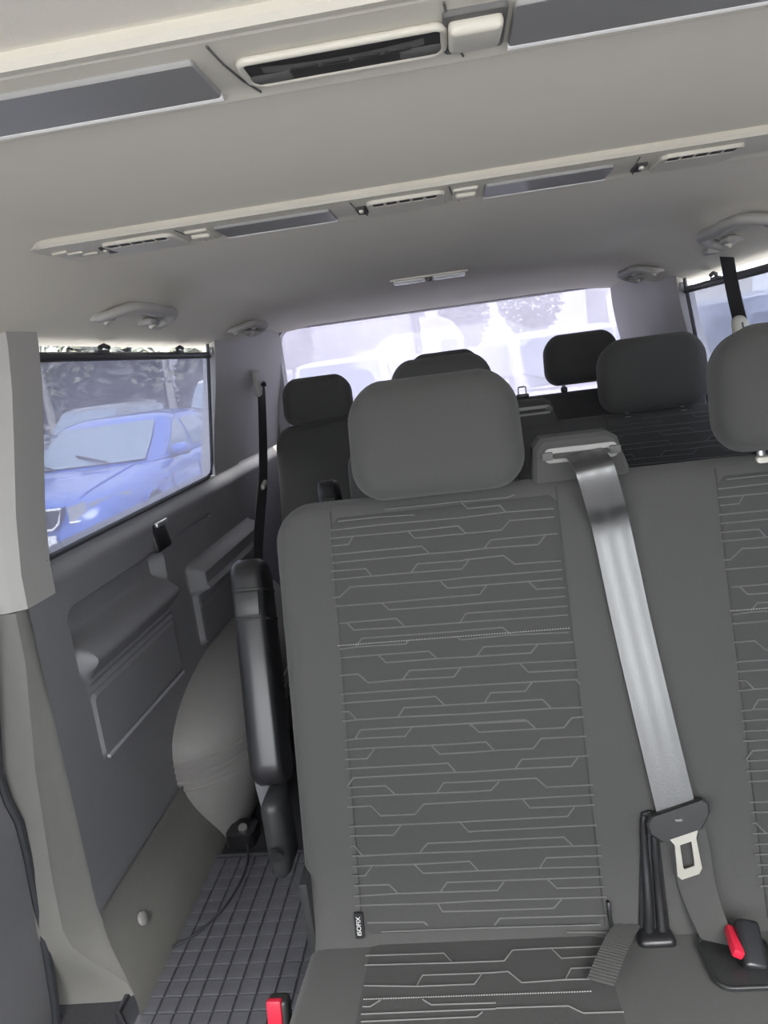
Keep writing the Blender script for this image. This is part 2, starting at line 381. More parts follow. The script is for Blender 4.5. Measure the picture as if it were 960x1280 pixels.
# ---- window latch, slot
mb = MB()
R = Matrix.Rotation(math.radians(8), 3, 'X')
mb.box((-.770, 1.755, .775), (.022, .085, .075), .01, 3, Matrix.Rotation(math.radians(-12), 3, 'Y')); lt = mb.build('window_latch', 'blackgloss', wall_l)
lt['label'] = 'glossy black window latch'
mb = MB(); mb.box((-.756, 1.755, .806), (.01, .07, .012), .004); mb.build('latch_tip', 'steel', lt)
# ================================================================== FLOOR MAT
mat_root = thing('floor_mat', (-.58, 1.2, 0), 'black rubber floor mat with raised tread squares in the walkway', 'floor mat')
outline = [(-.725, .6), (-.725, 1.10), (-.755, 1.13), (-.755, 1.20), (-.728, 1.24), (-.715, 1.585), (-.40, 1.585), (-.33, 1.55), (-.33, .6)]
mb = MB(); mb.loft([[(x, y, z) for x, y in outline] for z in (.001, .008)]); mb.build('mat_base', 'rubber', mat_root, 30)
mb = MB(); mb.tube([(x, y, .010) for x, y in [(-.718, .6), (-.718, 1.1), (-.748, 1.133), (-.748, 1.197), (-.722, 1.237), (-.708, 1.578), (-.40, 1.578), (-.337, 1.545)]], .006, 6); mb.build('mat_rim', 'rubber', mat_root, 60)
sq = MB(); cs = .036; sq.loft([[(a, b, z) for a, b in ((-k, -k * 1.02), (k, -k * 1.02), (k, k * 1.02), (-k, k * 1.02))] for z, k in ((.0, cs * .455), (.004, cs * .43))])
proto = None; n = 0
for j in range(18):
    for i in range(11):
        x = -.69 + i * cs; y = 1.552 - j * cs * 1.02
        if x > -.345: continue
        if proto is None:
            proto = sq.build('tread_square', 'rubbertile', mat_root, 30, local=True); o = proto
        else:
            o = proto.copy(); col.objects.link(o)
        o.location = (x + .58, y - 1.2, .008); n += 1
# ================================================================== BENCH SEATS
BX0, BX1 = -.302, .672
S0 = Vector((0, .93, .32)); S1 = Vector((0, 1.10, .925)); ST = (S1 - S0).normalized(); SN = Vector((0, -ST.z, ST.y)); SL = (S1 - S0).length
def seat_pt(x, t, d): return Vector((x, 0, 0)) + S0 + ST * t - SN * d     # d = depth behind the front face
def headrest(par, cx, cy, cz, wd=.252, h=.168, dep=.105, tilt=10, sleeve='blacksat'):
    R = Matrix.Rotation(math.radians(-tilt), 3, 'X'); mb = MB()
    def fr(a, b, d):
        k = 1 - .08 * max(0, b / h) - .02 * max(0, -b / h)                    # narrower crown
        bow = .012 * (1 - (2 * a / wd) ** 2)
        return R @ Vector((a * k, d - bow * (1 if d < 0 else -.3), b + .010 * (1 - (2 * a / wd) ** 2) * (1 if b > 0 else .3))) + Vector((cx, cy, cz))
    D = dep / 2
    slab(mb, fr, wd, h, .050, [(-D, .046), (-D + .001, .034), (-D + .006, .018), (-D + .016, .006), (-D + .03, 0), (D - .03, .0), (D - .012, .008), (D - .003, .022), (D, .045)], 8)
    o = mb.build('headrest', 'fabric', par, 70)
    mb = MB()
    for s in (-1, 1):
        p0 = R @ Vector((s * .065, .01, -h / 2 + .02)) + Vector((cx, cy, cz)); p1 = p0 + Vector((0, -.02, -.09)); mb.cyl(p0, p1, .006, 10)
    mb.build('headrest_post', 'steel', o)
    for s in (-1, 1):
        mb = MB(); c = R @ Vector((s * .065, .005, -h / 2 - .014)) + Vector((cx, cy, cz)); mb.box(c, (.022, .020, .018), .005, 2); mb.build('post_sleeve', sleeve, o)
    return o
S_ = 1 / 5.33333
TR = [  # embossed lines traced on the near seat insert: (tile origin, polylines in tile pixels)
((400, 600), [[(430,195),(630,175),(960,140)],[(120,275),(400,245),(630,232)],[(70,335),(400,298),(960,248)],[(65,390),(220,375),(590,340),(920,305),(960,342)],[(80,440),(190,428),(220,378)],[(590,342),(632,387),(960,357)],[(70,498),(680,440),(730,490)],[(80,553),(730,490),(960,472)],[(75,608),(305,590),(345,640)],[(80,665),(345,640),(605,617),(650,558),(960,535)],[(605,617),(945,592)],[(85,783),(130,780),(200,712),(800,670),(960,650)],[(800,670),(850,720),(960,712)],[(100,842),(410,818),(960,770)]]),
((560, 600), [[(107,142),(390,115),(445,97)],[(90,150),(130,190),(345,168),(385,212)],[(107,248),(385,212),(705,190)],[(107,345),(120,352)],[(107,355),(355,333),(410,270),(705,245)],[(107,472),(245,455),(600,430),(650,365)],[(240,455),(285,398),(640,365),(730,357)],[(107,532),(370,503),(445,560),(755,537)],[(92,593),(140,532)],[(107,650),(760,598)],[(107,710),(765,657)],[(107,770),(210,762),(260,700)],[(535,675),(590,727),(780,717)],[(107,828),(785,775)]]),
((400, 750), [[(410,15),(460,65),(960,30)],[(130,155),(180,150),(510,122),(565,178)],[(180,152),(225,200),(565,178),(960,148)],[(240,305),(280,255),(960,205)],[(130,328),(240,312),(570,292),(590,270)],[(130,385),(390,365),(725,340),(780,388)],[(390,368),(440,417),(780,390),(960,380)],[(130,503),(255,493),(320,550),(550,530),(895,512),(935,455)],[(550,530),(595,470),(935,450),(960,447)],[(140,632),(160,625),(960,572)],[(145,688),(770,643),(830,700)],[(150,745),(195,742),(245,798)],[(150,808),(245,798),(520,780),(960,760)],[(520,780),(560,718),(830,702),(960,692)]]),
((560, 750), [[(80,148),(120,88),(795,40)],[(107,147),(800,98)],[(107,203),(365,182),(420,230)],[(60,245),(85,265),(420,232),(805,215)],[(107,382),(190,375),(550,353),(600,295)],[(190,375),(235,312),(835,280)],[(107,447),(480,420),(860,400)],[(480,422),(535,480),(865,463)],[(107,572),(560,545),(870,528)],[(245,683),(285,618),(515,607),(560,548)],[(850,530),(880,560)],[(107,693),(245,685),(630,663),(685,718)],[(107,760),(685,722),(895,715)],[(107,823),(515,797),(580,850)],[(145,825),(180,853)],[(770,853),(825,785),(905,778)]]),
((410, 900), [[(105,135),(180,125),(515,108),(560,48)],[(180,125),(215,65),(940,22),(960,42)],[(110,198),(310,185),(690,168),(960,152)],[(115,262),(260,257),(310,190)],[(690,168),(745,227),(960,215)],[(115,325),(800,288),(850,345)],[(130,440),(170,385),(850,348),(960,345)],[(130,450),(385,437),(450,498)],[(125,515),(450,498),(725,487),(960,477)],[(725,487),(770,418),(960,410)],[(130,580),(285,573),(350,638),(580,628),(640,560),(960,542)],[(140,710),(490,697),(880,680),(960,676)],[(145,773),(435,767),(490,700)],[(880,682),(940,745),(960,745)]]),
((580, 900), [[(40,25),(100,80),(470,60),(665,50),(705,0)],[(40,25),(425,5),(475,58)],[(53,152),(145,145),(200,200)],[(53,215),(200,202),(460,190),(515,122),(815,108)],[(53,345),(340,325),(715,308),(760,245)],[(340,325),(385,262),(760,242),(830,237)],[(53,410),(480,387),(550,447),(860,432)],[(53,477),(180,468),(235,408)],[(53,542),(390,525),(865,498)],[(390,528),(440,585),(730,573),(870,565)],[(53,675),(690,642),(735,580)],[(30,743),(885,700)],[(53,807),(665,780),(725,838)],[(53,875),(400,853),(725,840),(910,835)]]),
((420, 1040), [[(560,135),(610,75),(960,60)],[(95,95),(120,92),(175,155)],[(100,160),(175,158),(560,140),(960,127)],[(105,228),(520,215),(890,195),(945,255)],[(110,292),(195,290),(240,228)],[(520,215),(580,275),(960,258)],[(120,358),(355,350),(410,405)],[(120,428),(410,410),(695,400),(960,393)],[(695,400),(740,335),(960,328)],[(130,490),(670,475),(960,458)],[(680,480),(710,530),(960,525)],[(210,605),(585,600),(610,620)],[(300,665),(960,640)]]),
((590, 1040), [[(53,258),(450,240),(855,230)],[(450,240),(495,172),(865,157)],[(53,328),(500,312),(865,298)],[(500,312),(565,375),(880,365)],[(53,393),(170,388),(215,328)],[(53,458),(895,433)],[(53,525),(545,508),(600,445)],[(150,620),(185,575),(895,555)],[(53,640),(860,618)],[(630,668),(900,668)]]),
]
TRC = [((440, 1170), [[(90,135),(615,118),(670,180)],[(85,198),(670,183),(960,172)],[(80,335),(430,340),(815,325),(865,255)],[(430,335),(470,265),(860,252),(960,247)],[(70,475),(120,475),(190,430)],[(470,425),(530,462),(960,450)],[(60,525),(480,508),(960,490)],[(60,575),(830,543),(870,510)]]),
((600, 1170), [[(107,172),(160,170),(215,98),(470,85),(850,72)],[(480,90),(545,152),(825,137)],[(107,247),(190,240),(280,315),(570,295),(800,290)],[(570,290),(605,220),(820,210)],[(107,485),(590,470),(690,518),(960,510)]])]
# cushion top plane, falling a little toward the backrest
C0 = Vector((0, .925, .310)); C1 = Vector((0, .42, .385)); CT = (C1 - C0).normalized(); CN = Vector((0, CT.z, -CT.y)); CN = CN if CN.z > 0 else -CN
INS = [onpl(p, S0, SN) for p in ((412, 632), (694, 603), (757, 1163), (455, 1180))]
def spl(v): return (v.x, (v - S0).dot(ST))
INS2 = [spl(v) for v in INS]
SEATGAP = .553
def two_bench(y_shift, label, group):
    r = thing('bench_seat', (.2, 1.0, 0), label, 'seat', group)
    # backrest
    mb = MB(); cx = (BX0 + BX1) / 2
    fr = lambda a, b, d: seat_pt(cx + a, SL / 2 - .03 + b, d)
    slab(mb, fr, BX1 - BX0, SL + .07, .06, [(0, .03), (.003, .016), (.010, .006), (.022, .0), (.08, 0), (.098, .008), (.105, .025)], 8)
    br = mb.build('backrest', 'fabric', r, 60)
    mb = MB(); slab(mb, lambda a, b, d: seat_pt(cx + a, SL / 2 + b, d), BX1 - BX0 - .03, SL - .02, .06, [(.104, .01), (.125, 0), (.13, .02)], 6); mb.build('back_shell', 'blacksat', r)
    # inserts with embossed lines
    for k in range(2):
        dx = SEATGAP * k
        mb = MB(); (xa, ta), (xb, tb), (xc_, tc_), (xd, td) = INS2
        tt = SL - .012; tb0 = .006
        def ip(u, v, d=0):
            xl = xd + (xa - xd) * v; xr = xc_ + (xb - xc_) * v
            t = tb0 + (tt - tb0) * v
            bulge = .0035 - .012 * sm(.97, 1.0, v) - .004 * sm(.02, .0, v) - .003 * (sm(.02, 0, u) + sm(.98, 1, u))
            return seat_pt(xl + (xr - xl) * u + dx, t, -bulge + d)
        mb.grid(lambda u, v: ip(u, v), 30, 50)
        ins = mb.build('seat_insert', 'insert', br, 60)
        mb = MB()
        for (ox, oy), pls in TR:
            for pl in pls:
                pts = [onpl((ox + a * S_, oy + b * S_), S0 + SN * .0035, SN) + Vector((dx, 0, 0)) for a, b in pl]
                ribbon(mb, [p + SN * .0006 for p in pts], .0023, SN, .0012)
        e = mb.build('embossed_lines', 'emboss', br, 60); e['kind'] = 'stuff'
        mb = MB(); a = onpl((422, 807), S0 + SN * .0035, SN); b = onpl((713, 785), S0 + SN * .0035, SN); nst = 90
        for q in range(nst):
            p = a.lerp(b, (q + .1) / nst); p2 = a.lerp(b, (q + .75) / nst); mb.tube([p + SN * .001 + Vector((dx, 0, 0)), p2 + SN * .001 + Vector((dx, 0, 0))], .0008, 5)
        st = mb.build('stitching', 'stitch', br, 60); st['kind'] = 'stuff'
        for (A, B) in ((INS2[0], INS2[3]), (INS2[1], INS2[2])):
            mb = MB(); mb.tube([seat_pt(A[0] + (B[0] - A[0]) * q + dx, tt + (tb0 - tt) * q, -.0002) for q in [i / 10 for i in range(11)]], .0011, 6)
            mb.build('insert_seam', 'seam', br, 60)
    # cushion
    mb = MB(); L = .50
    cf = lambda a, b, d: Vector((cx + a, 0, 0)) + C0.lerp(C1, .40 + b / .484) - CN * d
    slab(mb, cf, BX1 - BX0 + .01, L, .05, [(0, .035), (.004, .018), (.013, .006), (.03, 0), (.10, 0), (.12, .01), (.125, .03)], 8)
    cu = mb.build('cushion', 'fabric', r, 60)
    for k in range(2):
        dx = SEATGAP * k
        xl = onpl((455, 1190), C0, CN).x; xr = onpl((762, 1180), C0, CN).x
        mb = MB(); mb.grid(lambda u, v: Vector((xl + (xr - xl) * u + dx, 0, 0)) + C0 + CT * (-.005 + .46 * v) + CN * (.003 - .005 * sm(.02, 0, u) - .005 * sm(.98, 1, u)), 16, 20)
        mb.build('cushion_insert', 'insert', cu, 60)
        mb = MB()
        for (ox, oy), pls in TRC:
            for pl in pls:
                pts = [onpl((ox + a * S_, oy + b * S_), C0 + CN * .003, CN) + Vector((dx, 0, 0)) for a, b in pl]
                ribbon(mb, [p + CN * .0006 for p in pts], .0023, CN, .0012)
        e = mb.build('embossed_lines', 'emboss', cu, 60); e['kind'] = 'stuff'
        mb = MB(); a = onpl((454, 1250), C0 + CN * .003, CN); b = onpl((740, 1240), C0 + CN * .003, CN)
        for q in range(90):
            p = a.lerp(b, (q + .1) / 90); p2 = a.lerp(b, (q + .75) / 90); mb.tube([p + CN * .001 + Vector((dx, 0, 0)), p2 + CN * .001 + Vector((dx, 0, 0))], .0008, 5)
        st = mb.build('stitching', 'stitch', cu, 60); st['kind'] = 'stuff'
    # base frame and feet
    mb = MB(); mb.box((cx, .72, .13), (BX1 - BX0 - .12, .40, .16), .02); mb.build('seat_base', 'blacksat', r)
    for xx in (BX0 + .08, BX1 - .08):
        for yy in (.55, .90):
            mb = MB(); mb.box((xx, yy, .027), (.06, .10, .052), .01); mb.build('seat_foot', 'blacksat', r)
    # headrests
    headrest(r, -.044, 1.122, .999); headrest(r, .476, 1.122, 1.011, sleeve='cream')
    # belt tower
    tw = MB(); tx = .158
    prof = [(-.066, 0), (-.062, .040), (-.050, .053), (.046, .053), (.058, .045), (.070, 0), (.074, -.06), (-.070, -.06)]
    def tp(a, b, d): return Vector((tx + a, 1.108 + b * .2 + d, .928 + b))
    tw.loft([[tp(a * k, b if b < 0 else b * k2, d) for a, b in prof] for d, k, k2 in ((.0, .92, .90), (.006, 1, 1), (.05, 1, 1), (.06, .9, .9))])
    t = tw.build('belt_tower', 'fabric', r, 35)
    mb = MB(); slab(mb, lambda a, b, d: tp(a + .004, b + .028, d), .104, .021, .008, [(-.004, .002), (-.0045, .0), (.002, 0)], 4); pl = mb.build('slot_plate', 'slotplate', t)
    mb = MB(); slab(mb, lambda a, b, d: tp(a + .004, b + .027, d), .080, .008, .003, [(-.0055, 0), (.001, 0)], 3); mb.build('slot', 'darkslot', t)
    for s in (-.044, .052):
        mb = MB(); mb.box(tp(s, .028, -.006), (.016, .004, .012), .002); mb.build('slot_guide', 'inner', t)
    # armrest folded up at the aisle side
    ar = MB(); ax = -.372
    A0 = Vector((ax + .018, 1.056, .498)); A1 = Vector((ax, 1.185, .83)); AT = (A1 - A0).normalized(); AN = Vector((0, -AT.z, AT.y)); AL = (A1 - A0).length
    af = lambda a, b, d: A0 + AT * (AL / 2 + a) + AN * b + Vector((d, 0, 0))
    slab(ar, af, AL, .085, .036, [(-.026, .012), (-.024, .005), (-.016, 0), (.016, 0), (.024, .005), (.026, .012)], 8)
    a_ = ar.build('armrest', 'blackgloss', r, 50)
    mb = MB()
    for q in (.258, .305):
        pts = [A0 + AT * q + AN * (b * 1.01) + Vector((d * 1.02, 0, 0)) for d, b in rrect(.053, .086, .02, 4)]; mb.tube(pts + [pts[0]], .0022, 6, cap=False)
    mb.build('armrest_band', 'darkslot', a_, 60)
    mb = MB(); mb.box(A0 + AT * .282 + AN * .041, (.040, .008, .040), .004, 2, Matrix.Rotation(math.radians(-20), 3, 'X')); mb.build('armrest_button', 'blacksat', a_)
    mb = MB(); mb.box((ax + .026, 1.025, .442), (.032, .080, .13), .02, 3); mb.build('armrest_pivot', 'blacksat', a_)
    mb = MB(); mb.cyl((ax + .030, .981, .43), (ax + .030, .974, .428), .011, 16); mb.build('pivot_cap', 'blackgloss', a_)
    # side bracket below the armrest
    mb = MB(); mb.box((BX0 + .004, .985, .28), (.014, .10, .26), .005); mb.build('hinge_cover', 'blacksat', r)
    # fold lever in the gap between the seats
    e = [onpl(p, S0, SN) for p in ((800, 1020), (828, 1020), (838, 1150), (800, 1160))]
    lev = MB(); W = .034
    top = onpl((810, 1012), S0, SN); bot = onpl((818, 1178), S0, SN)
    def lf(a, b, d):
        b = max(-.5, min(.5, b)); a = a if b < .42 else a * math.sqrt(max(.02, 1 - ((b - .42) / .08) ** 2)); q = .5 + b; c = bot.lerp(top, q); return c + Vector((a * (1 + .35 * (1 - q)), 0, 0)) - SN * d
    lev.loft([[lf(a, b, d) for a, b in [(x, y / 1.0) for x, y in [(p[0], p[1]) for p in rrect(W - 2 * i, 1.0 - 2 * i, .016, 6)]]] for d, i in ((.004, 0), (-.004, .001), (-.006, .004))])
    lv = lev.build('lever_bezel', 'blacksat', r, 50)
    for k, xo in enumerate((-.007, .006)):
        mb = MB(); P = [lf(xo + .0012 * math.sin(q * 5 + k), q - .5, -.007 - .002 * math.sin(q * 7 + k * 2)) for q in [i / 30 * .95 + .02 for i in range(31)]]; mb.tube(P, .0060, 10, lambda t: 1.3 - .5 * t, up=(1, 0, 0)); mb.build('release_lever', 'blackgloss', lv)
    mb = MB(); mb.box(lf(0, -.455, -.012), (.050, .030, .024), .009, 3); mb.build('lever_foot', 'blackgloss', lv)
    # isofix tags
    mb = MB(); a = onpl((449, 1157), S0 + SN * .005, SN); f2 = lambda u, v, d: a + Vector((u, 0, 0)) + ST * v - SN * d
    slab(mb, f2, .0135, .036, .002, [(.003, 0), (-.0015, .0005)], 3); tg = mb.build('isofix_tag', 'blackgloss', r)
    cu_ = bpy.data.curves.new('isofix_text', 'FONT'); cu_.body = 'ISOFIX'; cu_.size = .0088; cu_.align_x = 'CENTER'; cu_.align_y = 'CENTER'; cu_.extrude = .0002
    to = bpy.data.objects.new('tmp', cu_); col.objects.link(to); bpy.context.view_layer.update()
    me = bpy.data.meshes.new_from_object(to.evaluated_get(bpy.context.evaluated_depsgraph_get())); bpy.data.objects.remove(to)
    mb = MB(); T = lambda v: f2(-v.y, v.x, -.0022 - v.z); mb.add([T(v.co) for v in me.vertices], [tuple(p.vertices) for p in me.polygons]); mb.build('tag_lettering', 'white', tg, 30)
    mb = MB(); a2 = onpl((762, 1143), S0 + SN * .004, SN); mb.box(a2, (.005, .012, .036), .002, 2, Matrix.Rotation(math.radians(-15.7), 3, 'X')); mb.build('isofix_tag', 'blackgloss', r)
    # pull strap
    s0 = onpl((785, 1172), C0, CN) + CN * .012; s1 = onpl((752, 1242), C0, CN) + CN * .012
    mb = MB(); dirn = (s1 - s0).normalized(); sd = CN.cross(dirn).normalized()
    ns = 26
    mb.grid(lambda u, v: s0 - dirn * .02 + (s1 - s0 + dirn * .02) * v + sd * (.034 * (u - .5)) + CN * (.006 * math.sin(v * 3.1) + .0012 * abs(math.sin(v * ns * math.pi)) + .002), 4, ns * 4)
    mb.build('pull_strap', 'fabric', r, 60)
    return r
benchA = two_bench(0, 'grey patterned two-seat bench with a seat belt lying across it, beside the rubber floor mat', None)
benchB = copy_tree(benchA); benchB.location.y += .785
_h = sorted([c for c in benchB.children if c.name.startswith('headrest')], key=lambda o: o.data.vertices[0].co.x)
_h[0].location.z += .022; _h[1].location.z -= .006; _h[1].location.x -= .018
benchB['label'] = 'dark patterned two-seat bench directly behind the bench with the belt across it'
# ---- rear three-seat bench
rb = thing('bench_seat', (-.03, 2.7, 0), 'dark three-headrest rear bench in front of the tailgate window', 'seat')
D0 = Vector((0, 2.47, .36)); D1 = Vector((0, 2.66, .945)); DT = (D1 - D0).normalized(); DN = Vector((0, -DT.z, DT.y)); DL = (D1 - D0).length
def rp(x, t, d): return Vector((x, 0, 0)) + D0 + DT * t - DN * d
mb = MB(); slab(mb, lambda a, b, d: rp(-.03 + a, DL / 2 + b, d), 1.28, DL, .07, [(0, .03), (.004, .014), (.02, 0), (.08, 0), (.10, .02)], 8); mb.build('backrest', 'fabric', rb, 60)
mb = MB(); mb.box((-.04, 2.27, .33), (1.08, .5, .13), .04, 3); mb.build('cushion', 'fabric', rb, 60)
mb = MB(); mb.box((-.03, 2.35, .145), (1.1, .4, .24), .02); mb.build('seat_base', 'blacksat', rb)
for xx, dz in ((-.505, -.035), (-.045, -.008), (.418, -.004)): headrest(rb, xx, 2.70, 1.045 + dz, .250, .162, .095)
for xx in (-.27, .19):
    mb = MB(); mb.box(rp(xx, DL / 2, .0), (.004, .012, DL - .08), .001, 1, Matrix.Rotation(math.radians(-18), 3, 'X')); mb.build('backrest_seam', 'seam', rb)
# ================================================================== BELTS
def strip(mb, pts, wd, sidev, thick=.0016):
    """flat webbing through pts; sidev(i) gives its width direction"""
    n = len(pts); rings = []
    for i, p in enumerate(pts):
        t = (pts[min(i + 1, n - 1)] - pts[max(i - 1, 0)]).normalized(); s = sidev(i / (n - 1)).normalized(); s = (s - t * s.dot(t)).normalized(); u = s.cross(t)
        h = wd(i / (n - 1)) / 2 if callable(wd) else wd / 2
        rings.append([p - s * h - u * thick / 2, p - s * h * .4 - u * (thick / 2 + .0006), p + s * h * .4 - u * (thick / 2 + .0006), p + s * h - u * thick / 2, p + s * h + u * thick / 2, p + s * h * .4 + u * (thick / 2 + .0006), p - s * h * .4 + u * (thick / 2 + .0006), p - s * h + u * thick / 2])
    mb.loft(rings)
def spline(P, n):
    P = [Vector(p) for p in P]; out = []
    Q = [P[0] * 2 - P[1]] + P + [P[-1] * 2 - P[-2]]
    for i in range(len(P) - 1):
        a, b, c, d = Q[i:i + 4]
        for k in range(n):
            t = k / n; out.append(.5 * ((2 * b) + (c - a) * t + (2 * a - 5 * b + 4 * c - d) * t * t + (3 * b - a - 3 * c + d) * t ** 3))
    out.append(P[-1]); return out
bt = thing('seat_belt', (.25, 1.0, .33), 'grey webbing seat belt with bright metal tongue hanging down over the patterned bench', 'seat belt')
sp = lambda p, o: onpl(p, S0 + SN * o, SN)
slotp = Vector((.165, 1.098, .955))
path = spline([slotp + Vector((0, .02, .002)), slotp + Vector((.001, -.012, -.001)), slotp + Vector((.003, -.036, -.006)), slotp + Vector((.007, -.046, -.022)), ony((757, 632), 1.056), ony((766, 668), 1.062), sp((790, 780), .008), sp((818, 900), .010), sp((847, 1020), .014)], 8)
mb = MB(); strip(mb, path, lambda t: .052, lambda t: Vector((1, 0, 0)) + Vector((0, 0, .12)))
web = mb.build('webbing', 'webbing', bt, 60)
nt = M['webbing'].node_tree; bs = nt.nodes['Principled BSDF']; tcn = nt.nodes.new('ShaderNodeTexCoord'); sx_ = nt.nodes.new('ShaderNodeSeparateXYZ'); nt.links.new(tcn.outputs['Object'], sx_.inputs[0])
pe = path[-1]; pm = path[len(path) // 2]; sl_ = (pe.x - pm.x) / (pe.z - pm.z); bb = Vector(bt['_b']); c0_ = (pe.x - bb.x) - sl_ * (pe.z - bb.z)
m1 = nt.nodes.new('ShaderNodeMath'); m1.operation = 'MULTIPLY_ADD'; m1.inputs[1].default_value = -sl_; m1.inputs[2].default_value = -c0_; nt.links.new(sx_.outputs[2], m1.inputs[0])
m2 = nt.nodes.new('ShaderNodeMath'); m2.operation = 'ADD'; nt.links.new(m1.outputs[0], m2.inputs[0]); nt.links.new(sx_.outputs[0], m2.inputs[1])
m3 = nt.nodes.new('ShaderNodeMath'); m3.operation = 'MULTIPLY'; m3.inputs[1].default_value = 2 * math.pi / .021; nt.links.new(m2.outputs[0], m3.inputs[0])
m4 = nt.nodes.new('ShaderNodeMath'); m4.operation = 'COSINE'; nt.links.new(m3.outputs[0], m4.inputs[0])
mr_ = nt.nodes.new('ShaderNodeMapRange'); mr_.inputs['From Min'].default_value = -1; mr_.inputs['To Min'].default_value = .28; mr_.inputs['To Max'].default_value = .40; nt.links.new(m4.outputs[0], mr_.inputs['Value']); nt.links.new(mr_.outputs[0], bs.inputs['Roughness'])
# tongue head
tc0 = sp((847, 1025), .018)
ex = (sp((885, 1015), .018) - sp((812, 1040), .018)).normalized(); ey = (sp((845, 1000), .018) - sp((855, 1070), .018)).normalized()
def tf(a, b, d): return tc0 + ex * a + ey * b - SN * d
mb = MB(); head = [(-.043, .010), (-.036, .018), (.036, .018), (.044, .010), (.044, -.002), (.030, -.020), (-.026, -.020), (-.042, -.004)]
mb.loft([[tf(a * k, b * k, d) for a, b in head] for d, k in ((.006, .95), (.004, 1), (-.004, 1), (-.007, .93))])
th = mb.build('tongue_grip', 'blacksat', bt, 35)
mb = MB(); mb.box(tf(.0, .002, -.0075), (.010, .003, .004), .001); mb.build('grip_bar', 'steel', th)
# metal tongue plate with window
mb = MB(); oo = [(-.022, -.018), (.020, -.018), (.015, -.030), (.017, -.070), (.012, -.076), (-.012, -.076), (-.017, -.070), (-.015, -.030)]
ii = [(-.007, -.032), (.007, -.032), (.0075, -.04), (.0075, -.062), (.005, -.064), (-.005, -.064), (-.0075, -.062), (-.0075, -.04)]
ii = [(-.008, -.032), (.008, -.032), (.008, -.036), (.008, -.06), (.007, -.064), (-.007, -.064), (-.008, -.06), (-.008, -.036)]
k = 8; vs = []
sh = .006
for d in (-.002, .001):
    vs += [tf(a + sh, b, d) for a, b in oo] + [tf(a + sh, b, d) for a, b in ii]
fs = []
for base in (0, 16):
    fs += [(base + i, base + (i + 1) % k, base + 8 + (i + 1) % k, base + 8 + i) for i in range(k)]
fs += [(i, (i + 1) % k, 16 + (i + 1) % k, 16 + i) for i in range(k)] + [(8 + i, 8 + (i + 1) % k, 24 + (i + 1) % k, 24 + i) for i in range(k)]
mb.add(vs, fs); mb.build('tongue_plate', 'chrome', bt, 30)
# lower webbing loop down to the anchor
P2 = spline([sp((850, 1022), .010), sp((862, 1060), .008), sp((872, 1110), .014), sp((893, 1165), .030), sp((915, 1205), .030)], 8)
mb = MB(); strip(mb, P2, lambda t: .056 - .018 * t, lambda t: Vector((1, 0, 0)) + Vector((0, -.5 * t, .18 + .8 * t * t)))
mb.build('lower_webbing', 'fabric', bt, 60)
# buckles
def buckle(name_lbl, base, pos, tilt, cat='buckle', roll=0):
    r = thing('belt_buckle', base, name_lbl, cat)
    R = Matrix.Rotation(math.radians(roll), 3, 'Y') @ Matrix.Rotation(math.radians(tilt), 3, 'X')
    mb = MB(); mb.box(Vector(pos), (.030, .026, .085), .006, 3, R); h = mb.build('buckle_housing', 'blacksat', r)
    mb = MB(); mb.box(Vector(pos) + R @ Vector((-.003, -.011, .024)), (.021, .012, .042), .003, 2, R); mb.build('release_button', 'red', r)
    mb = MB(); mb.tube([Vector(pos) + R @ Vector((0, 0, -.035)), Vector(pos) + R @ Vector((0, .01, -.07)), Vector(pos) + R @ Vector((0, .02, -.11))], .010, 8); mb.build('buckle_stalk', 'blacksat', r)
    return r
bp = onpl((926, 1198), C0 + CN * .008, CN)
br_ = thing('belt_buckle', (bp.x, bp.y, .33), 'red-buttoned belt buckle in its black cushion pocket under the belt end', 'buckle')
mb = MB(); pc = onpl((915, 1215), C0, CN)
def pf(a, b, d): return bp + Vector((a, 0, 0)) + CT * b - CN * d
slab(mb, pf, .085, .10, .018, [(.010, .0), (.004, .0), (.002, .003)], 5); mb.build('pocket', 'blacksat', br_, 40)
mb = MB(); ring = [pf(a, b, .003) for a, b in rrect(.085, .10, .018, 5)]; mb.tube(ring + [ring[0]], .0025, 8, cap=False); mb.build('pocket_rim', 'blacksat', br_, 60)
mb = MB(); Rb = Matrix.Rotation(math.radians(14), 3, 'Y') @ Matrix.Rotation(math.radians(-62), 3, 'X')
mb.box(bp + Vector((.014, .008, .010)), (.030, .024, .06), .006, 3, Rb); mb.build('buckle_housing', 'blackgloss', br_)
Rr = Matrix.Rotation(math.radians(-6), 3, 'Z') @ Matrix.Rotation(math.radians(25), 3, 'Y')
mb = MB(); mb.box(bp + Vector((-.004, .010, .016)), (.014, .046, .012), .003, 2, Rr); mb.build('release_button', 'red', br_)
lp = onx((342, 1262), -.345)
buckle('red-buttoned belt buckle standing beside the cushion at the walkway', (lp.x, lp.y, .12), (lp.x + .006, lp.y, lp.z - .03), -14)
# rear left belt along the corner pillar
rl = thing('seat_belt', (-.69, 2.6, .4), 'dark seat belt running down the corner pillar beside the rear bench', 'seat belt')
pA = onx((327, 492), -.690); pB = onx((329, 590), -.675); pC = onx((323, 705), -.665)
mb = MB(); strip(mb, spline([pA + Vector((0, 0, .03)), pA, pB, pC, pC + Vector((.01, -.06, -.3))], 6), .040, lambda t: Vector((.35, 1, 0))); mb.build('webbing', 'webdark', rl, 60)
mb = MB(); mb.box(pA + Vector((-.008, 0, .035)), (.02, .06, .09), .008, 3); mb.build('guide', 'lighttrim', rl)
mb = MB(); q_ = onx((330, 606), -.665); mb.box(q_, (.012, .05, .016), .003, 2, Matrix.Rotation(math.radians(15), 3, 'X')); mb.build('tongue', 'chrome', rl)
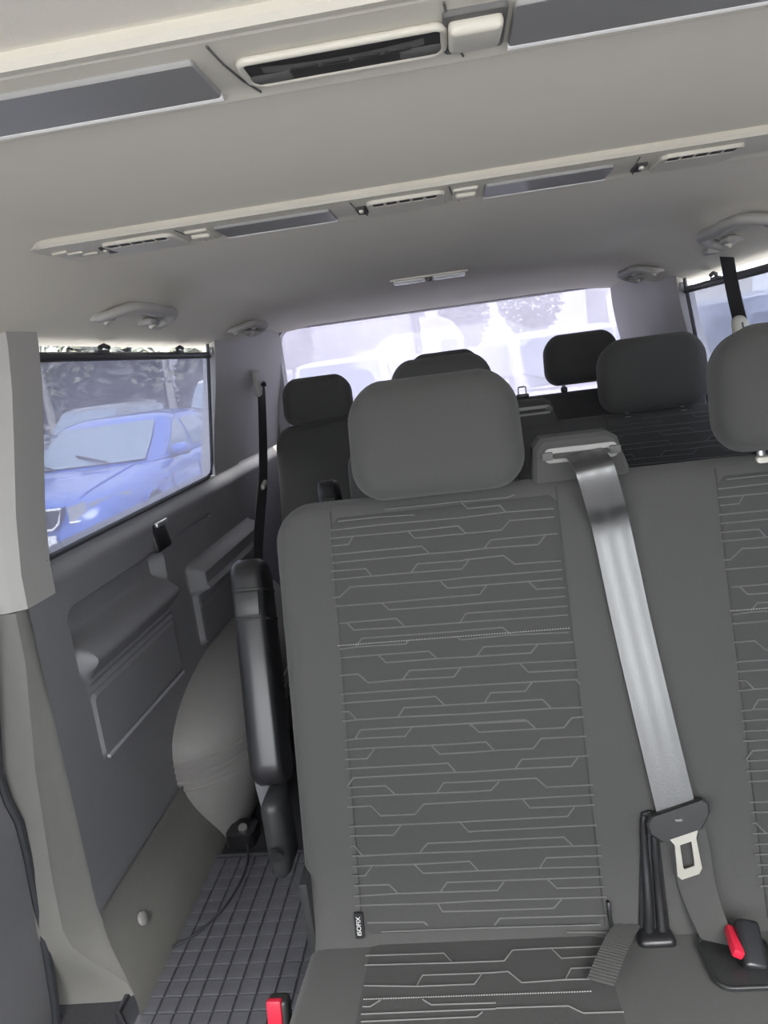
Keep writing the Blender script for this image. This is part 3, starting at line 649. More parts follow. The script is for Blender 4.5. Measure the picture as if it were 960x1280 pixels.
# right belt hanging from the roof edge
rr = thing('seat_belt', (.61, 1.78, .9), 'dark seat belt hanging from the roof in front of the shaded window', 'seat belt')
a = ony((908, 318), 1.80); b = ony((918, 372), 1.79); c = ony((932, 430), 1.77); d = ony((950, 520), 1.74)
mb = MB(); strip(mb, spline([a + Vector((0, 0, .02)), a, b, c, d], 6), .040, lambda t: Vector((.42, -1, 0))); mb.build('webbing', 'webdark', rr, 60)
mb = MB(); kc = ony((926, 412), 1.765); slab(mb, lambda u, v, dd: kc + Vector((u * .9, dd, v)) + Vector((.12 * -v, 0, 0)), .040, .062, .019, [(-.014, .012), (-.011, .004), (0, 0), (.011, .004), (.014, .012)], 6); st_ = mb.build('belt_stopper', 'cream', rr, 50)
mb = MB(); mb.box(kc + Vector((.002, -.0135, -.004)), (.004, .004, .04), .001, 2, Matrix.Rotation(math.radians(-10), 3, 'Y')); mb.build('stopper_slot', 'inner', st_)
mb = MB(); mb.box(a + Vector((-.02, 0, .012)), (.05, .04, .014), .004, 2); mb.build('roof_anchor', 'lighttrim', rr)
# buckle tip standing on the second bench top
tb = thing('seat_belt', (.07, 1.86, .93), 'small black belt tongue on top of the second bench backrest', 'belt tongue')
pq = ony((653, 492), 1.86); mb = MB(); mb.box(pq + Vector((0, 0, -.006)), (.030, .012, .010), .003); mb.build('tongue_grip', 'blackgloss', tb)
mb = MB(); ring = [pq + Vector((u, 0, v + .006)) for u, v in rrect(.018, .020, .004, 3)]; mb.tube(ring + [ring[0]], .002, 6, cap=False); mb.build('tongue_plate', 'steel', tb)
# ================================================================== BLINDS
def blind(s, label):
    r = thing('window_blind', (mir(-.74, s), 1.72, .85), label, 'window blind', None)
    X = lambda z: mir(-.772 + .055 * (z - .85) / .35, s)
    mb = MB(); mb.grid(lambda u, v: (X(.852 + .35 * v), 1.240 + .99 * u + .0, .852 + .35 * v), 24, 10); mb.build('mesh_fabric', 'blind', r)
    mb = MB(); mb.tube([(X(1.203), 1.245, 1.204), (X(1.203), 1.7, 1.204), (X(1.203) , 2.225, 1.204)], .0085, 10, flat=1.1); mb.build('pull_bar', 'bar', r)
    for y in (1.52, 1.96):
        mb = MB(); mb.tube([(X(1.21), y, 1.21), (X(1.22), y, 1.222), (X(1.22), y + .02, 1.226), (X(1.22), y + .04, 1.222)], .005, 8); mb.box((X(1.21), y + .01, 1.213), (.012, .05, .008), .002); mb.build('hook', 'bar', r)
    mb = MB(); mb.cyl((X(1.21) + (.004 if s < 0 else -.004), 2.215, 1.213), (X(1.21) + (.016 if s < 0 else -.016), 2.215, 1.213), .013, 14); mb.build('end_knob', 'palegrey', r)
    mb = MB(); mb.tube([(X(.853), 1.25, .853), (X(.853), 2.195, .853)], .004, 8); mb.build('lower_rail', 'bar', r)
    mb = MB(); mb.tube([(X(.853), 2.228, .853), (X(1.2), 2.228, 1.2)], .0025, 6); mb.build('side_hem', 'bar', r)
    return r
blind(-1, 'pulled-up mesh blind over the window facing the blue car'); blind(1, 'pulled-up mesh blind over the window behind the hanging seat belt')
# ================================================================== ROOF CONSOLES
ZC = 1.33
def cx_(p): return onz(p, ZC - .0115).x
def console(yf, yr, x0, x1, label):
    r = thing('roof_console', ((x0 + x1) / 2, (yf + yr) / 2, ZC - .012), label, 'roof console')
    mb = MB(); D = yr - yf
    sec = [(-.004, .0), (-.005, -.006), (-.002, -.010), (.004, -.010), (.0065, -.004), (.009, -.004), (.012, -.0085), (.02, -.0095), (.4, -.0105), (.75, -.0105), (.93, -.0100), (.97, -.0125), (1.0, -.0125), (1.02, -.009), (1.02, 0)]
    def s2(k):
        a, b = sec[k]; return (yf + (a if abs(a) < .03 else a * D), ZC + b)
    def fn(u, v):
        k = round(v * (len(sec) - 1)); y, z = s2(k); x = x0 + (x1 - x0) * u
        e = min(u, 1 - u) * (x1 - x0); t = sm(0, .03, e)
        ym = yf + .03
        return (x, ym + (y - ym) * (.35 + .65 * t), ZC + (z - ZC) * t)
    mb.grid(fn, 90, len(sec) - 1); mb.build('housing', 'console', r, 35)
    return r
def rq(mb, xa, xb, ya, yb, z, th, rad=.004):
    slab(mb, lambda a, b, d: Vector(((xa + xb) / 2 + a, (ya + yb) / 2 + b, z - d)), xb - xa, yb - ya, rad, [(-th, 0), (0, 0), (th * .4, .001)], 4)
def lens(r, xa, xb, yf, D):
    mb = MB(); rq(mb, xa, xb, yf + .26 * D, yf + .86 * D, ZC - .0118, .004, .004); l = mb.build('reading_light_lens', 'lens', r, 35)
    mb = MB(); mb.tube([(xa, yf + .88 * D, ZC - .0112), (xb, yf + .88 * D, ZC - .0112)], .0034, 8); mb.build('lens_edge', 'lensedge', l)
def vent(r, xa, xb, yf, D, n=5):
    mb = MB(); rq(mb, xa, xb, yf + .20 * D, yf + .88 * D, ZC - .0122, .005, .012); v = mb.build('air_vent', 'console', r, 35)
    for k in range(n):
        a = xa + .008 + (xb - xa - .016) * k / n; b = xa + .008 + (xb - xa - .016) * (k + .86) / n
        mb = MB(); rq(mb, a, b, yf + .22 * D, yf + .34 * D, ZC - .0136, .003, .002); mb.build('vent_slot', 'darkslot', v)
        mb = MB(); rq(mb, a, b, yf + .35 * D, yf + .41 * D, ZC - .0145, .002, .001); mb.build('vent_lip', 'cream', v)
def switch(r, xc, wd, yf, D, h=.34):
    mb = MB(); rq(mb, xc - wd * .62, xc + wd * .62, yf + .26 * D, yf + .80 * D, ZC - .0118, .003, .004); p = mb.build('switch_plate', 'console', r)
    mb = MB(); mb.box((xc, yf + .52 * D, ZC - .0135), (wd, h * D, .008), .003, 3); mb.build('switch', 'cream', p)
def knob(r, xc, yf, D):
    mb = MB(); rq(mb, xc - .007, xc + .007, yf + .38 * D, yf + .72 * D, ZC - .0128, .003, .003); k = mb.build('vent_wheel', 'darkslot', r)
    mb = MB(); mb.box((xc, yf + .45 * D, ZC - .0145), (.006, .010, .006), .002); mb.build('wheel_tab', 'cream', k)
def seam(r, xc, yf, D):
    mb = MB(); mb.tube([(xc, yf + .14 * D, ZC - .0096), (xc + .002, yf + .4 * D, ZC - .0106), (xc + .006, yf + .7 * D, ZC - .0106), (xc + .012, yf + .95 * D, ZC - .0106)], .0009, 6); mb.build('panel_joint', 'inner', r)
Y2, D2 = .995, .116
c2 = console(Y2, Y2 + D2, -.548, .468, 'slim beige roof console with three vents and two lenses, nearer the tailgate')
px2 = lambda x: cx_((x, 318 - (x - 45) * .158))
for xa, xb in ((122, 212), (456, 556), (830, 938)): vent(c2, px2(xa), px2(xb), Y2, D2)
for xa, xb in ((262, 410), (607, 772)): lens(c2, px2(xa), px2(xb), Y2, D2)
for x, wd in ((240, .026), (582, .026)): switch(c2, px2(x), wd, Y2, D2, .2)
for x in (118, 447, 810): knob(c2, px2(x), Y2, D2)
for x in (220, 438, 562, 800): seam(c2, px2(x), Y2, D2)
for k in range(3):
    mb = MB(); mb.box((px2(68) + .014 * k * .9, Y2 + .035 + .019 * k, ZC - .0112), (.022, .008, .004), .0015); mb.build('end_louvre', 'cream', c2)
Y1, D1c = .484, .106
c1 = console(Y1, Y1 + D1c, -.572, .492, 'wide beige roof console with dark open tray, nearer the windscreen')
px1 = lambda x: onz((x, 130 - x * .19), ZC - .0115).x
lens(c1, -.47, px1(246), Y1, D1c); lens(c1, px1(642), .39, Y1, D1c)
seam(c1, px1(272), Y1, D1c); seam(c1, px1(556), Y1, D1c)
# open tray
xa, xb = px1(296), px1(552)
mb = MB(); cy1 = Y1 + D1c * .63; wdt = xb - xa
oc = [(a, b + .010 * (2 * a / wdt) ** 2 * -1) for a, b in rrect(wdt, .040, .009, 5)]
mb.loft([[Vector(((xa + xb) / 2 + a * k, cy1 + b * k, ZC - .0122 - d)) for a, b in oc] for d, k in ((-.008, 1.0), (.0, 1.0), (.002, .985))]); ty = mb.build('tray', 'darkslot', c1, 35)
pts = [Vector(((xa + xb) / 2 + a * 1.01, cy1 + b * 1.04, ZC - .0128)) for a, b in oc]
mb = MB(); mb.tube(pts + [pts[0]], .0028, 8, cap=False); mb.build('tray_rim', 'console', ty, 60)
mb = MB(); mb.grid(lambda u, v: (xa + .012 + (wdt - .024) * u, cy1 - .015 + .011 * v - .006 * (2 * u - 1) ** 2, ZC - .0148), 10, 2); mb.build('tray_lip', 'inner', ty)
for s in (-1, 1):
    mb = MB(); rq(mb, (xa + xb) / 2 + s * wdt * .40 - .016, (xa + xb) / 2 + s * wdt * .40 + .016, cy1 - .006, cy1 + .010, ZC - .0140, .002, .003); mb.build('tray_pad', 'inner', ty)
for k in range(4):
    mb = MB(); q = xa + .03 + (wdt - .06) * k / 3.4; rq(mb, q, q + .018, cy1 - .011, cy1 - .007, ZC - .0155, .001, .001); mb.build('tray_slot', 'darkslot', ty)
xs = px1(596); mb = MB(); rq(mb, xs - .021, xs + .019, Y1 + .24 * D1c, Y1 + .82 * D1c, ZC - .0120, .003, .004); p = mb.build('switch_plate', 'inner', c1)
mb = MB(); mb.box((xs - .001, Y1 + .53 * D1c, ZC - .0140), (.034, .046, .010), .004, 3, Matrix.Rotation(math.radians(6), 3, 'X')); mb.build('switch', 'cream', p)
# the consoles follow the roof's curve towards the sides
def bend(o, bx):
    for c in o.children:
        for v in c.data.vertices: v.co.z -= 1.33 - ceil_z(v.co.x + bx, 1.0)
        bend(c, bx)
for c_ in (c1, c2): bend(c_, c_['_b'][0])
# dome strip light
dl = thing('ceiling_light', (-.05, 2.15, 1.325), 'slim twin-strip ceiling light between the console and tailgate window', 'ceiling light')
mb = MB(); rq(mb, -.155, .055, 2.115, 2.185, ZC - .003, .004, .008); mb.build('light_base', 'headliner', dl)
for xa_, xb_ in ((-.148, -.062), (-.040, .048)):
    mb = MB(); mb.box(((xa_ + xb_) / 2, 2.15, ZC - .006), (xb_ - xa_, .040, .012), .005, 3); mb.build('light_strip', 'lensedge', dl)
mb = MB(); mb.box((-.051, 2.15, ZC - .007), (.016, .03, .012), .004, 2); mb.build('light_switch', 'inner', dl)
# ================================================================== GRAB HANDLES
def handle(s, y0, y1, label):
    yc = (y0 + y1) / 2; X = lambda x: mir(x, s); zc = lambda x: ceil_z(X(x), yc)
    r = thing('grab_handle', (X(-.61), yc, zc(-.61) - .03), label, 'grab handle')
    xo, xi = -.645, -.585
    P = [(xo, y0 + .0), (xo + .012, y0 - .004), (xi - .012, y0 + .035), (xi, y0 + .09), (xi, yc), (xi, y1 - .07), (xi - .010, y1 - .025), (xo + .030, y1 + .002), (xo + .006, y1 - .01), (xo, y1 - .04)]
    Z = [-.002, -.012, -.022, -.028, -.030, -.028, -.024, -.020, -.014, -.003]
    mb = MB(); mb.tube(spline([Vector((X(x), y, zc(x) + dz)) for (x, y), dz in zip(P, Z)], 6), .014, 12, lambda t: .75 + .35 * math.sin(math.pi * t), up=(0, 0, 1), flat=.75); mb.build('grip', 'lighttrim', r, 60)
    for yy in (y0 + .01, y1 - .045):
        mb = MB(); mb.box((X(xo + .004), yy, zc(xo) - .004), (.034, .05, .014), .006, 3); h = mb.build('mount', 'lighttrim', r)
        mb = MB(); mb.cyl((X(xo + .010), yy, zc(xo) - .010), (X(xo + .014), yy, zc(xo) - .016), .007, 12); mb.build('screw_cap', 'cream', h)
    return r
handle(-1, 1.39, 1.66, 'grey roof grab handle above the shaded window facing the blue car')
handle(-1, 2.24, 2.46, 'grey roof grab handle above the corner pillar with the belt')
handle(1, 1.40, 1.68, 'grey roof grab handle next to the hanging roof seat belt')
handle(1, 2.20, 2.44, 'grey roof grab handle above the corner pillar behind the second bench')
# ================================================================== SMALL THINGS ON THE FLOOR
an = thing('floor_anchor', (-.63, 1.66, 0), 'black floor anchor bracket with steel bolt beside the wheel arch cover', 'anchor')
mb = MB(); slab(mb, lambda a, b, d: Vector((-.655 + a, 1.655 + b, .03 - d)), .075, .075, .02, [(-.012, .012), (-.004, .002), (.03, 0)], 5); mb.build('bracket', 'blackgloss', an, 40)
mb = MB(); mb.cyl((-.645, 1.635, .038), (-.643, 1.628, .052), .011, 12); mb.build('bolt', 'steel', an)
cp = [(-.635, 1.62, .012), (-.622, 1.585, .018), (-.612, 1.53, .016), (-.612, 1.46, .016), (-.628, 1.38, .016), (-.665, 1.315, .016), (-.70, 1.285, .016), (-.715, 1.26, .02), (-.725, 1.235, .016), (-.735, 1.21, .012)]
mb = MB(); mb.tube(spline(cp, 5), .0032, 8); single(mb, 'cable', 'rubber', 'thin black cable lying curved across the rubber floor mat', 'cable')
# ================================================================== OUTDOORS
G = -.68
mb = MB(); mb.grid(lambda u, v: (-90 + 180 * u, -30 + 160 * v, G), 8, 8); gr = tag(mb.build('ground', 'asphalt'), None, None, None, 'structure')
def wheel(par, s, x, r=.32, wd=.2):
    # car frame: x across, y along (front at -y), z up
    side = 1 if x > 0 else -1
    mb = MB(); n = 28
    prof = [(.62, -.5), (.92, -.5), (1, -.35), (1, .35), (.92, .5), (.62, .5)]
    rings = [[Vector((x + b * wd, s + math.cos(2 * math.pi * k / n) * a * r, r + math.sin(2 * math.pi * k / n) * a * r)) for k in range(n)] for a, b in prof]
    mb.loft(rings, False); wh = mb.build('wheel', 'blackrub', par, 40, True)
    mb = MB(); mb.cyl((x + side * .02, s, r), (x + side * wd * .38, s, r), r * .62, 24); 
    mb.build('wheel_disc', 'darkslot', wh, 40, True)
    mb = MB()
    for k in range(5):
        a = 2 * math.pi * k / 5 + .3; d = Vector((0, math.cos(a), math.sin(a)))
        mb.tube([Vector((x + side * wd * .44, s, r)), Vector((x + side * wd * .44, s, r)) + d * r * .64], r * .11, 6, flat=.5)
    mb.tube([Vector((x + side * wd * .42, s + math.cos(a) * r * .64, r + math.sin(a) * r * .64)) for a in [2 * math.pi * k / 24 for k in range(25)]], .018, 6)
    mb.build('spokes', 'rim', wh, 40, True)
def lerp(a, b, t): return a + (b - a) * t
def interp(tab, s):
    if s <= tab[0][0]: return tab[0][1]
    for (a, va), (b, vb) in zip(tab, tab[1:]):
        if s <= b: return lerp(va, vb, (s - a) / (b - a))
    return tab[-1][1]
def make_car(label, paint, loc, rotz, kind='sedan', group=None, detail=True, k=1.0, name='car', cat='car'):
    r = thing(name, loc, label, cat, group); r.rotation_euler = (0, 0, rotz); r.scale = (k, k, k)
    B = lambda mb, nm, m, par, ang=40: mb.build(nm, m, par, ang, True)
    if kind == 'sedan':
        Ln = 4.67; top = [(0, .56), (.04, .66), (.12, .74), (.4, .82), (.9, .90), (1.35, .97), (1.6, .985), (3.9, 1.0), (4.3, 1.02), (4.62, .98), (4.67, .85)]
        hw = [(0, .55), (.08, .70), (.25, .80), (.6, .875), (1.2, .905), (3.4, .905), (4.2, .86), (4.55, .76), (4.67, .66)]
        gh = dict(fb=1.30, ft=2.12, rt=3.30, rb=4.30, zt=1.455, wt=.60, wb=.80)
        wheels = (.90, 3.58); wr_ = .325
        wins = [((1.62, 2.38), (2.22, 2.38)), ((2.46, 3.22), (2.46, 3.10)), ((3.28, 3.78), (3.18, 3.30))]
    elif kind == 'suv':
        Ln = 4.5; top = [(0, .62), (.05, .80), (.15, .90), (.5, .98), (1.15, 1.05), (1.4, 1.08), (4.2, 1.10), (4.45, 1.05), (4.5, .8)]
        hw = [(0, .6), (.08, .76), (.3, .86), (.8, .92), (3.8, .92), (4.3, .86), (4.5, .74)]
        gh = dict(fb=1.2, ft=1.85, rt=4.0, rb=4.38, zt=1.66, wt=.66, wb=.84)
        wheels = (.9, 3.55); wr_ = .35
        wins = [((1.5, 2.3), (1.98, 2.3)), ((2.38, 3.25), (2.38, 3.25)), ((3.33, 4.0), (3.33, 3.85))]
    else:
        Ln = 5.2; top = [(0, .62), (.05, .85), (.15, .98), (.5, 1.06), (.85, 1.16), (1.0, 1.2), (5.0, 1.22), (5.18, 1.2), (5.2, .8)]
        hw = [(0, .62), (.08, .80), (.3, .90), (.8, .95), (4.6, .95), (5.1, .92), (5.2, .86)]
        gh = dict(fb=.8, ft=1.55, rt=5.05, rb=5.18, zt=1.95, wt=.76, wb=.90)
        wheels = (.92, 3.92); wr_ = .34
        wins = [((1.15, 2.0), (1.62, 2.0)), ((2.12, 3.4), (2.12, 3.4)), ((3.5, 4.9), (3.5, 4.9))]
    N = 46; rings = []
    for i in range(N + 1):
        s = Ln * (i / N) if 0 < i < N else (0 if i == 0 else Ln)
        zt = interp(top, s); wv = interp(hw, s); zb = .19 + .10 * sm(.25, 0, s) + .12 * sm(Ln - .3, Ln, s)
        half = [(0, zt + .012), (wv * .35, zt + .010), (wv * .72, zt - .005), (wv * .90, zt - .035), (wv * .975, zt - .11), (wv * .995, lerp(zb, zt, .58)), (wv, lerp(zb, zt, .42)), (wv * .985, lerp(zb, zt, .18)), (wv * .94, zb + .02), (wv * .85, zb)]
        ring = [Vector((a, s, b)) for a, b in half] + [Vector((-a, s, b)) for a, b in half[:0:-1]]
        rings.append(ring)
    mb = MB(); mb.loft(rings); body = B(mb, 'body', paint, r, 45)
    # greenhouse
    zb = interp(top, 2.0) - .03
    def side(s0, t):       # point on side surface: t = 0 belt, 1 roof; s0 = along
        z = lerp(zb, gh['zt'] - .05, t); x = lerp(gh['wb'] + .03, gh['wt'] + .07, t ** .9) + .03 * math.sin(math.pi * t)
        e = abs((s0 - (gh['ft'] + gh['rt']) / 2) / (Ln / 2)); x -= .06 * e ** 3
        return Vector((x, s0, z))
    mb = MB(); rings = []
    for t in [0, .12, .25, .4, .55, .7, .85, .95, 1.0, 1.05]:
        tt = min(t, 1); f_ = lerp(gh['fb'], gh['ft'], tt); b_ = lerp(gh['rb'], gh['rt'], tt)
        if t > 1: f_ += .12; b_ -= .12
        ss = [lerp(f_, b_, q) for q in (0, .04, .1, .25, .4, .55, .7, .85, .95, 1)]
        rg = []
        for q, s0 in enumerate(ss):
            p = side(s0, tt); 
            if t > 1: p.x *= .72; p.z = gh['zt']
            p.x *= (.80 if q in (0, 9) else (.93 if q in (1, 8) else 1)); rg.append(p)
        fx = rg[0]; bx = rg[-1]
        front = [Vector((fx.x * u, fx.y - .09 * (1 - u * u) * (1 if t <= 1 else .3), fx.z + (.015 if t > 1 else 0))) for u in (.5, 0, -.5)]
        back = [Vector((bx.x * u, bx.y + .06 * (1 - u * u), bx.z + (.015 if t > 1 else 0))) for u in (-.5, 0, .5)]
        ring = rg + [v for v in reversed(back)] if False else rg + [Vector((bx.x * .5, bx.y + .045, bx.z)), Vector((0, bx.y + .06, bx.z)), Vector((-bx.x * .5, bx.y + .045, bx.z))] + [Vector((-p.x, p.y, p.z)) for p in reversed(rg)] + [Vector((-fx.x * .5, fx.y - .07, fx.z)), Vector((0, fx.y - .09, fx.z)), Vector((fx.x * .5, fx.y - .07, fx.z))]
        rings.append(ring)
    mb.loft(rings); cab = B(mb, 'cabin', paint, r, 45)
    # windscreen, rear screen
    def screen(sb, st_, sgn, nm, t0, t1):
        def fn(u, v):
            t = lerp(t0, t1, v); s0 = lerp(sb, st_, t); a = 2 * u - 1
            p = side(s0, t); x = p.x * .84 * a
            bow = .09 * (1 - (a * .84) ** 2) if sgn < 0 else .06 * (1 - (a * .84) ** 2)
            return Vector((x, s0 + sgn * (bow + .022), p.z + .012))
        mb = MB(); mb.grid(fn, 12, 6); return B(mb, nm, 'carglass', cab, 60)
    ws = screen(gh['fb'], gh['ft'], -1, 'windscreen', .06, .93); screen(gh['rb'], gh['rt'], 1, 'rear_screen', .15, .9)
    if detail:
        for q in (-.35, .3):
            mb = MB(); p0 = side(gh['fb'], .05); mb.tube([Vector((q, gh['fb'] - .11, p0.z + .03)), Vector((q - .45, lerp(gh['fb'], gh['ft'], .25) - .1, lerp(zb, gh['zt'], .25) + .02))], .012, 6); B(mb, 'wiper', 'blackrub', ws)
    for sx in (-1, 1):
        for (b0, b1), (t0, t1) in wins:
            def fn(u, v):
                t = lerp(.10, .86, v); s0 = lerp(lerp(b0, b1, u), lerp(t0, t1, u), v); p = side(s0, t); return Vector((sx * (p.x + .008), p.y, p.z))
            mb = MB(); mb.grid(fn, 8, 5); B(mb, 'side_window', 'carglass', cab, 60)
        for s0 in wheels:
            n = 20; mb = MB(); wv = interp(hw, s0)
            mb.add([(sx * (wv + .004), s0, wr_)] + [(sx * (wv + .004), s0 + math.cos(a) * (wr_ + .05), wr_ + math.sin(a) * (wr_ + .05)) for a in [2 * math.pi * k_ / n for k_ in range(n)]], [(0, 1 + k_, 1 + (k_ + 1) % n) for k_ in range(n)])
            B(mb, 'wheel_well', 'darkslot', body)
            mb = MB(); mb.tube([(sx * (wv + .002), s0 + math.cos(a) * (wr_ + .055), wr_ + math.sin(a) * (wr_ + .055)) for a in [math.pi * k_ / 16 for k_ in range(17)]], .018, 6); B(mb, 'arch_lip', paint, body)
            wheel(r, s0, sx * (wv - .085), wr_)
        # mirror
        mb = MB(); ms = gh['fb'] + .45; p = side(ms, .12); c = Vector((sx * (p.x + .13), ms - .02, p.z + .02))
        slab(mb, lambda a, b, d: c + Vector((a, d, b)), .20, .13, .05, [(-.09, .05), (-.06, .01), (.03, 0), (.05, .01)], 5); mr = B(mb, 'mirror', paint, r, 50)
        mb = MB(); mb.tube([c + Vector((-sx * .03, 0, -.06)), c + Vector((-sx * .14, .02, -.09))], .025, 8); mb.box(c + Vector((0, 0, -.055)), (.19, .10, .04), .015); B(mb, 'mirror_foot', 'blackgloss', mr)
        # lamps
        zf = interp(top, .1)
        if kind == 'sedan':
            for (a0, a1, y0, y1, zz) in ((.40, .55, .045, .10, .70), (.585, .83, .13, .50, .715)):
                mb = MB()
                def lf_(u, v):
                    s0 = lerp(y0, y1, u); x = lerp(a0, a1, u); wv = interp(hw, s0)
                    x = min(x, wv * .985); return Vector((sx * x, s0 - .03 * (1 - u) - .015, lerp(zz - .085, zz + .055 + .03 * u, v) - .02))
                mb.grid(lf_, 6, 4); B(mb, 'headlamp', 'lamp', body, 60)
                mb = MB(); mb.tube([lf_(u, -.05) + Vector((0, -.01, 0)) for u in (0, .25, .5, .75, 1)], .012, 6); B(mb, 'daytime_light', 'lensedge', body)
        else:
            mb = MB(); wv = interp(hw, .12); mb.box((sx * (wv * .86), .13, zf - .06), (.22, .2, .15), .04, 2); B(mb, 'headlamp', 'lamp', body)
        wv = interp(hw, Ln - .1); mb = MB(); mb.box((sx * wv * .88, Ln - .06, interp(top, Ln - .2) - .10), (.30, .12, .16 if kind != 'van' else .5), .03, 2); B(mb, 'tail_lamp', 'tail', body)
        for hs in (wins[0][0][1] - .18, wins[1][0][1] - .15):
            mb = MB(); wv = interp(hw, hs); mb.tube([(sx * (wv * .98), hs - .1, zb - .13), (sx * (wv * .98 + .02), hs, zb - .125), (sx * (wv * .98), hs + .1, zb - .12)], .016, 8); B(mb, 'door_handle', paint, body)
        if detail:
            for ds in (wins[0][0][1] + .03, wins[1][0][1] + .06, gh['fb'] + .15):
                mb = MB(); wv = interp(hw, ds); mb.tube([(sx * wv * .985, ds, zb - .05), (sx * (wv + .001), ds, .62), (sx * wv * .99, ds + .01, .33)], .004, 5); B(mb, 'door_gap', 'darkslot', body)
            mb = MB(); mb.tube([(sx * (interp(hw, s0) * 1.0 + .002), s0, interp(top, min(s0, 1.7)) - .19 + .02 * s0 / 4) for s0 in [.55 + .2 * q for q in range(19)]], .008, 6); B(mb, 'crease', paint, body)
    # grille and plate
    mb = MB(); zz = interp(top, .06)
    if kind == 'sedan':
        gp = [(-.36, .735), (.36, .735), (.31, .60), (.24, .545), (-.24, .545), (-.31, .60)]
        mb.loft([[Vector((a * k_, y, lerp(.64, b, k_))) for a, b in gp] for y, k_ in ((.06, 1), (-.03, 1), (-.045, .95))]); g_ = B(mb, 'grille', 'darkslot', body)
        mb = MB(); mb.tube([Vector((a, -.045, b)) for a, b in gp + gp[:1]], .013, 6, cap=False); B(mb, 'grille_surround', 'lensedge', g_)
        for q in range(9):
            mb = MB(); xq = -.28 + .07 * q; mb.box((xq, -.05, .645), (.012, .012, .15), .003); B(mb, 'grille_slat', 'blackgloss', g_)
        mb = MB(); mb.box((0, .01, .34), (1.1, .06, .13), .03); B(mb, 'lower_intake', 'darkslot', body)
        if detail:
            for q in (-.42, .42):
                mb = MB(); mb.tube([Vector((q * (1 + .35 * t), .25 + 1.0 * t, interp(top, .25 + 1.0 * t) + .008)) for t in [k_ / 8 for k_ in range(9)]], .014, 6); B(mb, 'bonnet_crease', paint, body)
    else:
        mb.box((0, .03, zz - .12), (.9, .08, .14), .03); B(mb, 'grille', 'darkslot', body)
    mb = MB(); mb.box((0, -.03, .43), (.5, .03, .11), .005); B(mb, 'number_plate', 'white', body)
    mb = MB(); mb.box((0, Ln + .015, .75), (.5, .03, .11), .005); B(mb, 'number_plate', 'white', body)
    return r
make_car('blue hatchback with chrome-rimmed grille parked outside the shaded window', 'blue', (-4.45, 7.15, G), 0, 'sedan', k=1.06)
make_car('dark car with roof showing behind the blue hatchback', 'dpaint', (-7.9, 14.0, G), 0, 'suv')
make_car('white van half hidden beside the blue hatchback', 'wpaint', (-5.15, 15.5, G), 0, 'van', name='van', cat='van')
make_car('pale blue-grey van outside the shaded window with the hanging seat belt', 'bgpaint', (2.75, 3.2, G), 0, 'van', name='van', cat='van')
make_car('white van in the rear lot in front of the truck', 'wpaint', (-1.95, 12.0, G), math.radians(4), 'van', name='van', cat='van')
make_car('silver hatchback with red tail lamps near the big white van', 'spaint', (1.7, 19.5, G), math.radians(180 - 25), 'sedan')
make_car('white hatchback in the middle of the rear lot', 'wpaint', (-.1, 25, G), math.radians(150), 'sedan')
make_car('big white van close behind the rear headrest', 'wpaint', (1.75, 9.8, G), math.radians(6), 'van', name='van', cat='van')
make_car('small distant white van below the trees', 'wpaint', (1.0, 46, G), math.radians(80), 'van', name='van', cat='van')
make_car('dark tall estate car far beyond the silver hatchback', 'dpaint', (1.6, 31, G), math.radians(110), 'suv')
# truck
tr = thing('truck', (-1.0, 39.5, G), 'pale articulated truck with long box trailer crossing the lot', 'truck')
B = lambda mb, nm, m, par=tr: mb.build(nm, m, par, 40, True)
mb = MB(); mb.box((-7.6, 0, 2.5), (13.0, 2.5, 2.7), .06); trl = B(mb, 'trailer_box', 'spaint')
for q in range(9):
    mb = MB(); mb.box((-13.4 + 1.45 * q, -1.26, 2.5), (.05, .03, 2.6), .01); B(mb, 'trailer_rib', 'wpaint', trl)
mb = MB(); mb.box((-7.6, -1.25, 3.88), (13.0, .08, .10), .02); B(mb, 'roof_rail', 'wpaint', trl)
mb = MB(); cp_ = [(-.6, .7), (1.55, .7), (1.6, 1.5), (1.45, 2.5), (1.0, 3.3), (.3, 3.65), (-.6, 3.7)]
mb.loft([[Vector((a, y, b)) for a, b in cp_] for y in (-1.2, 1.2)]); cb = B(mb, 'cab', 'wpaint')
mb = MB(); mb.loft([[Vector((a, y, b)) for a, b in [(.25, 1.75), (1.15, 1.75), (1.12, 2.45), (.35, 2.5)]] for y in (-1.23, -1.19)]); B(mb, 'cab_window', 'carglass', cb)
mb = MB(); mb.box((1.55, 0, 2.0), (.06, 2.1, .8), .02, 2, Matrix.Rotation(math.radians(-8), 3, 'Y')); B(mb, 'windscreen', 'carglass', cb)
mb = MB(); mb.box((1.5, -1.35, 2.1), (.15, .2, .6), .04); B(mb, 'mirror', 'blackgloss', cb)
mb = MB(); mb.box((-7, 0, 1.0), (13, .9, .25)); B(mb, 'chassis', 'darkslot')
for x in (.9, -1.6, -10.5, -11.7, -12.9):
    mb = MB(); mb.cyl((x, -1.22, .5), (x, 1.22, .5), .5, 20); wq = B(mb, 'wheel', 'blackrub'); mb = MB(); mb.cyl((x, -1.25, .5), (x, -1.2, .5), .27, 16); B(mb, 'wheel_rim', 'rim', wq)
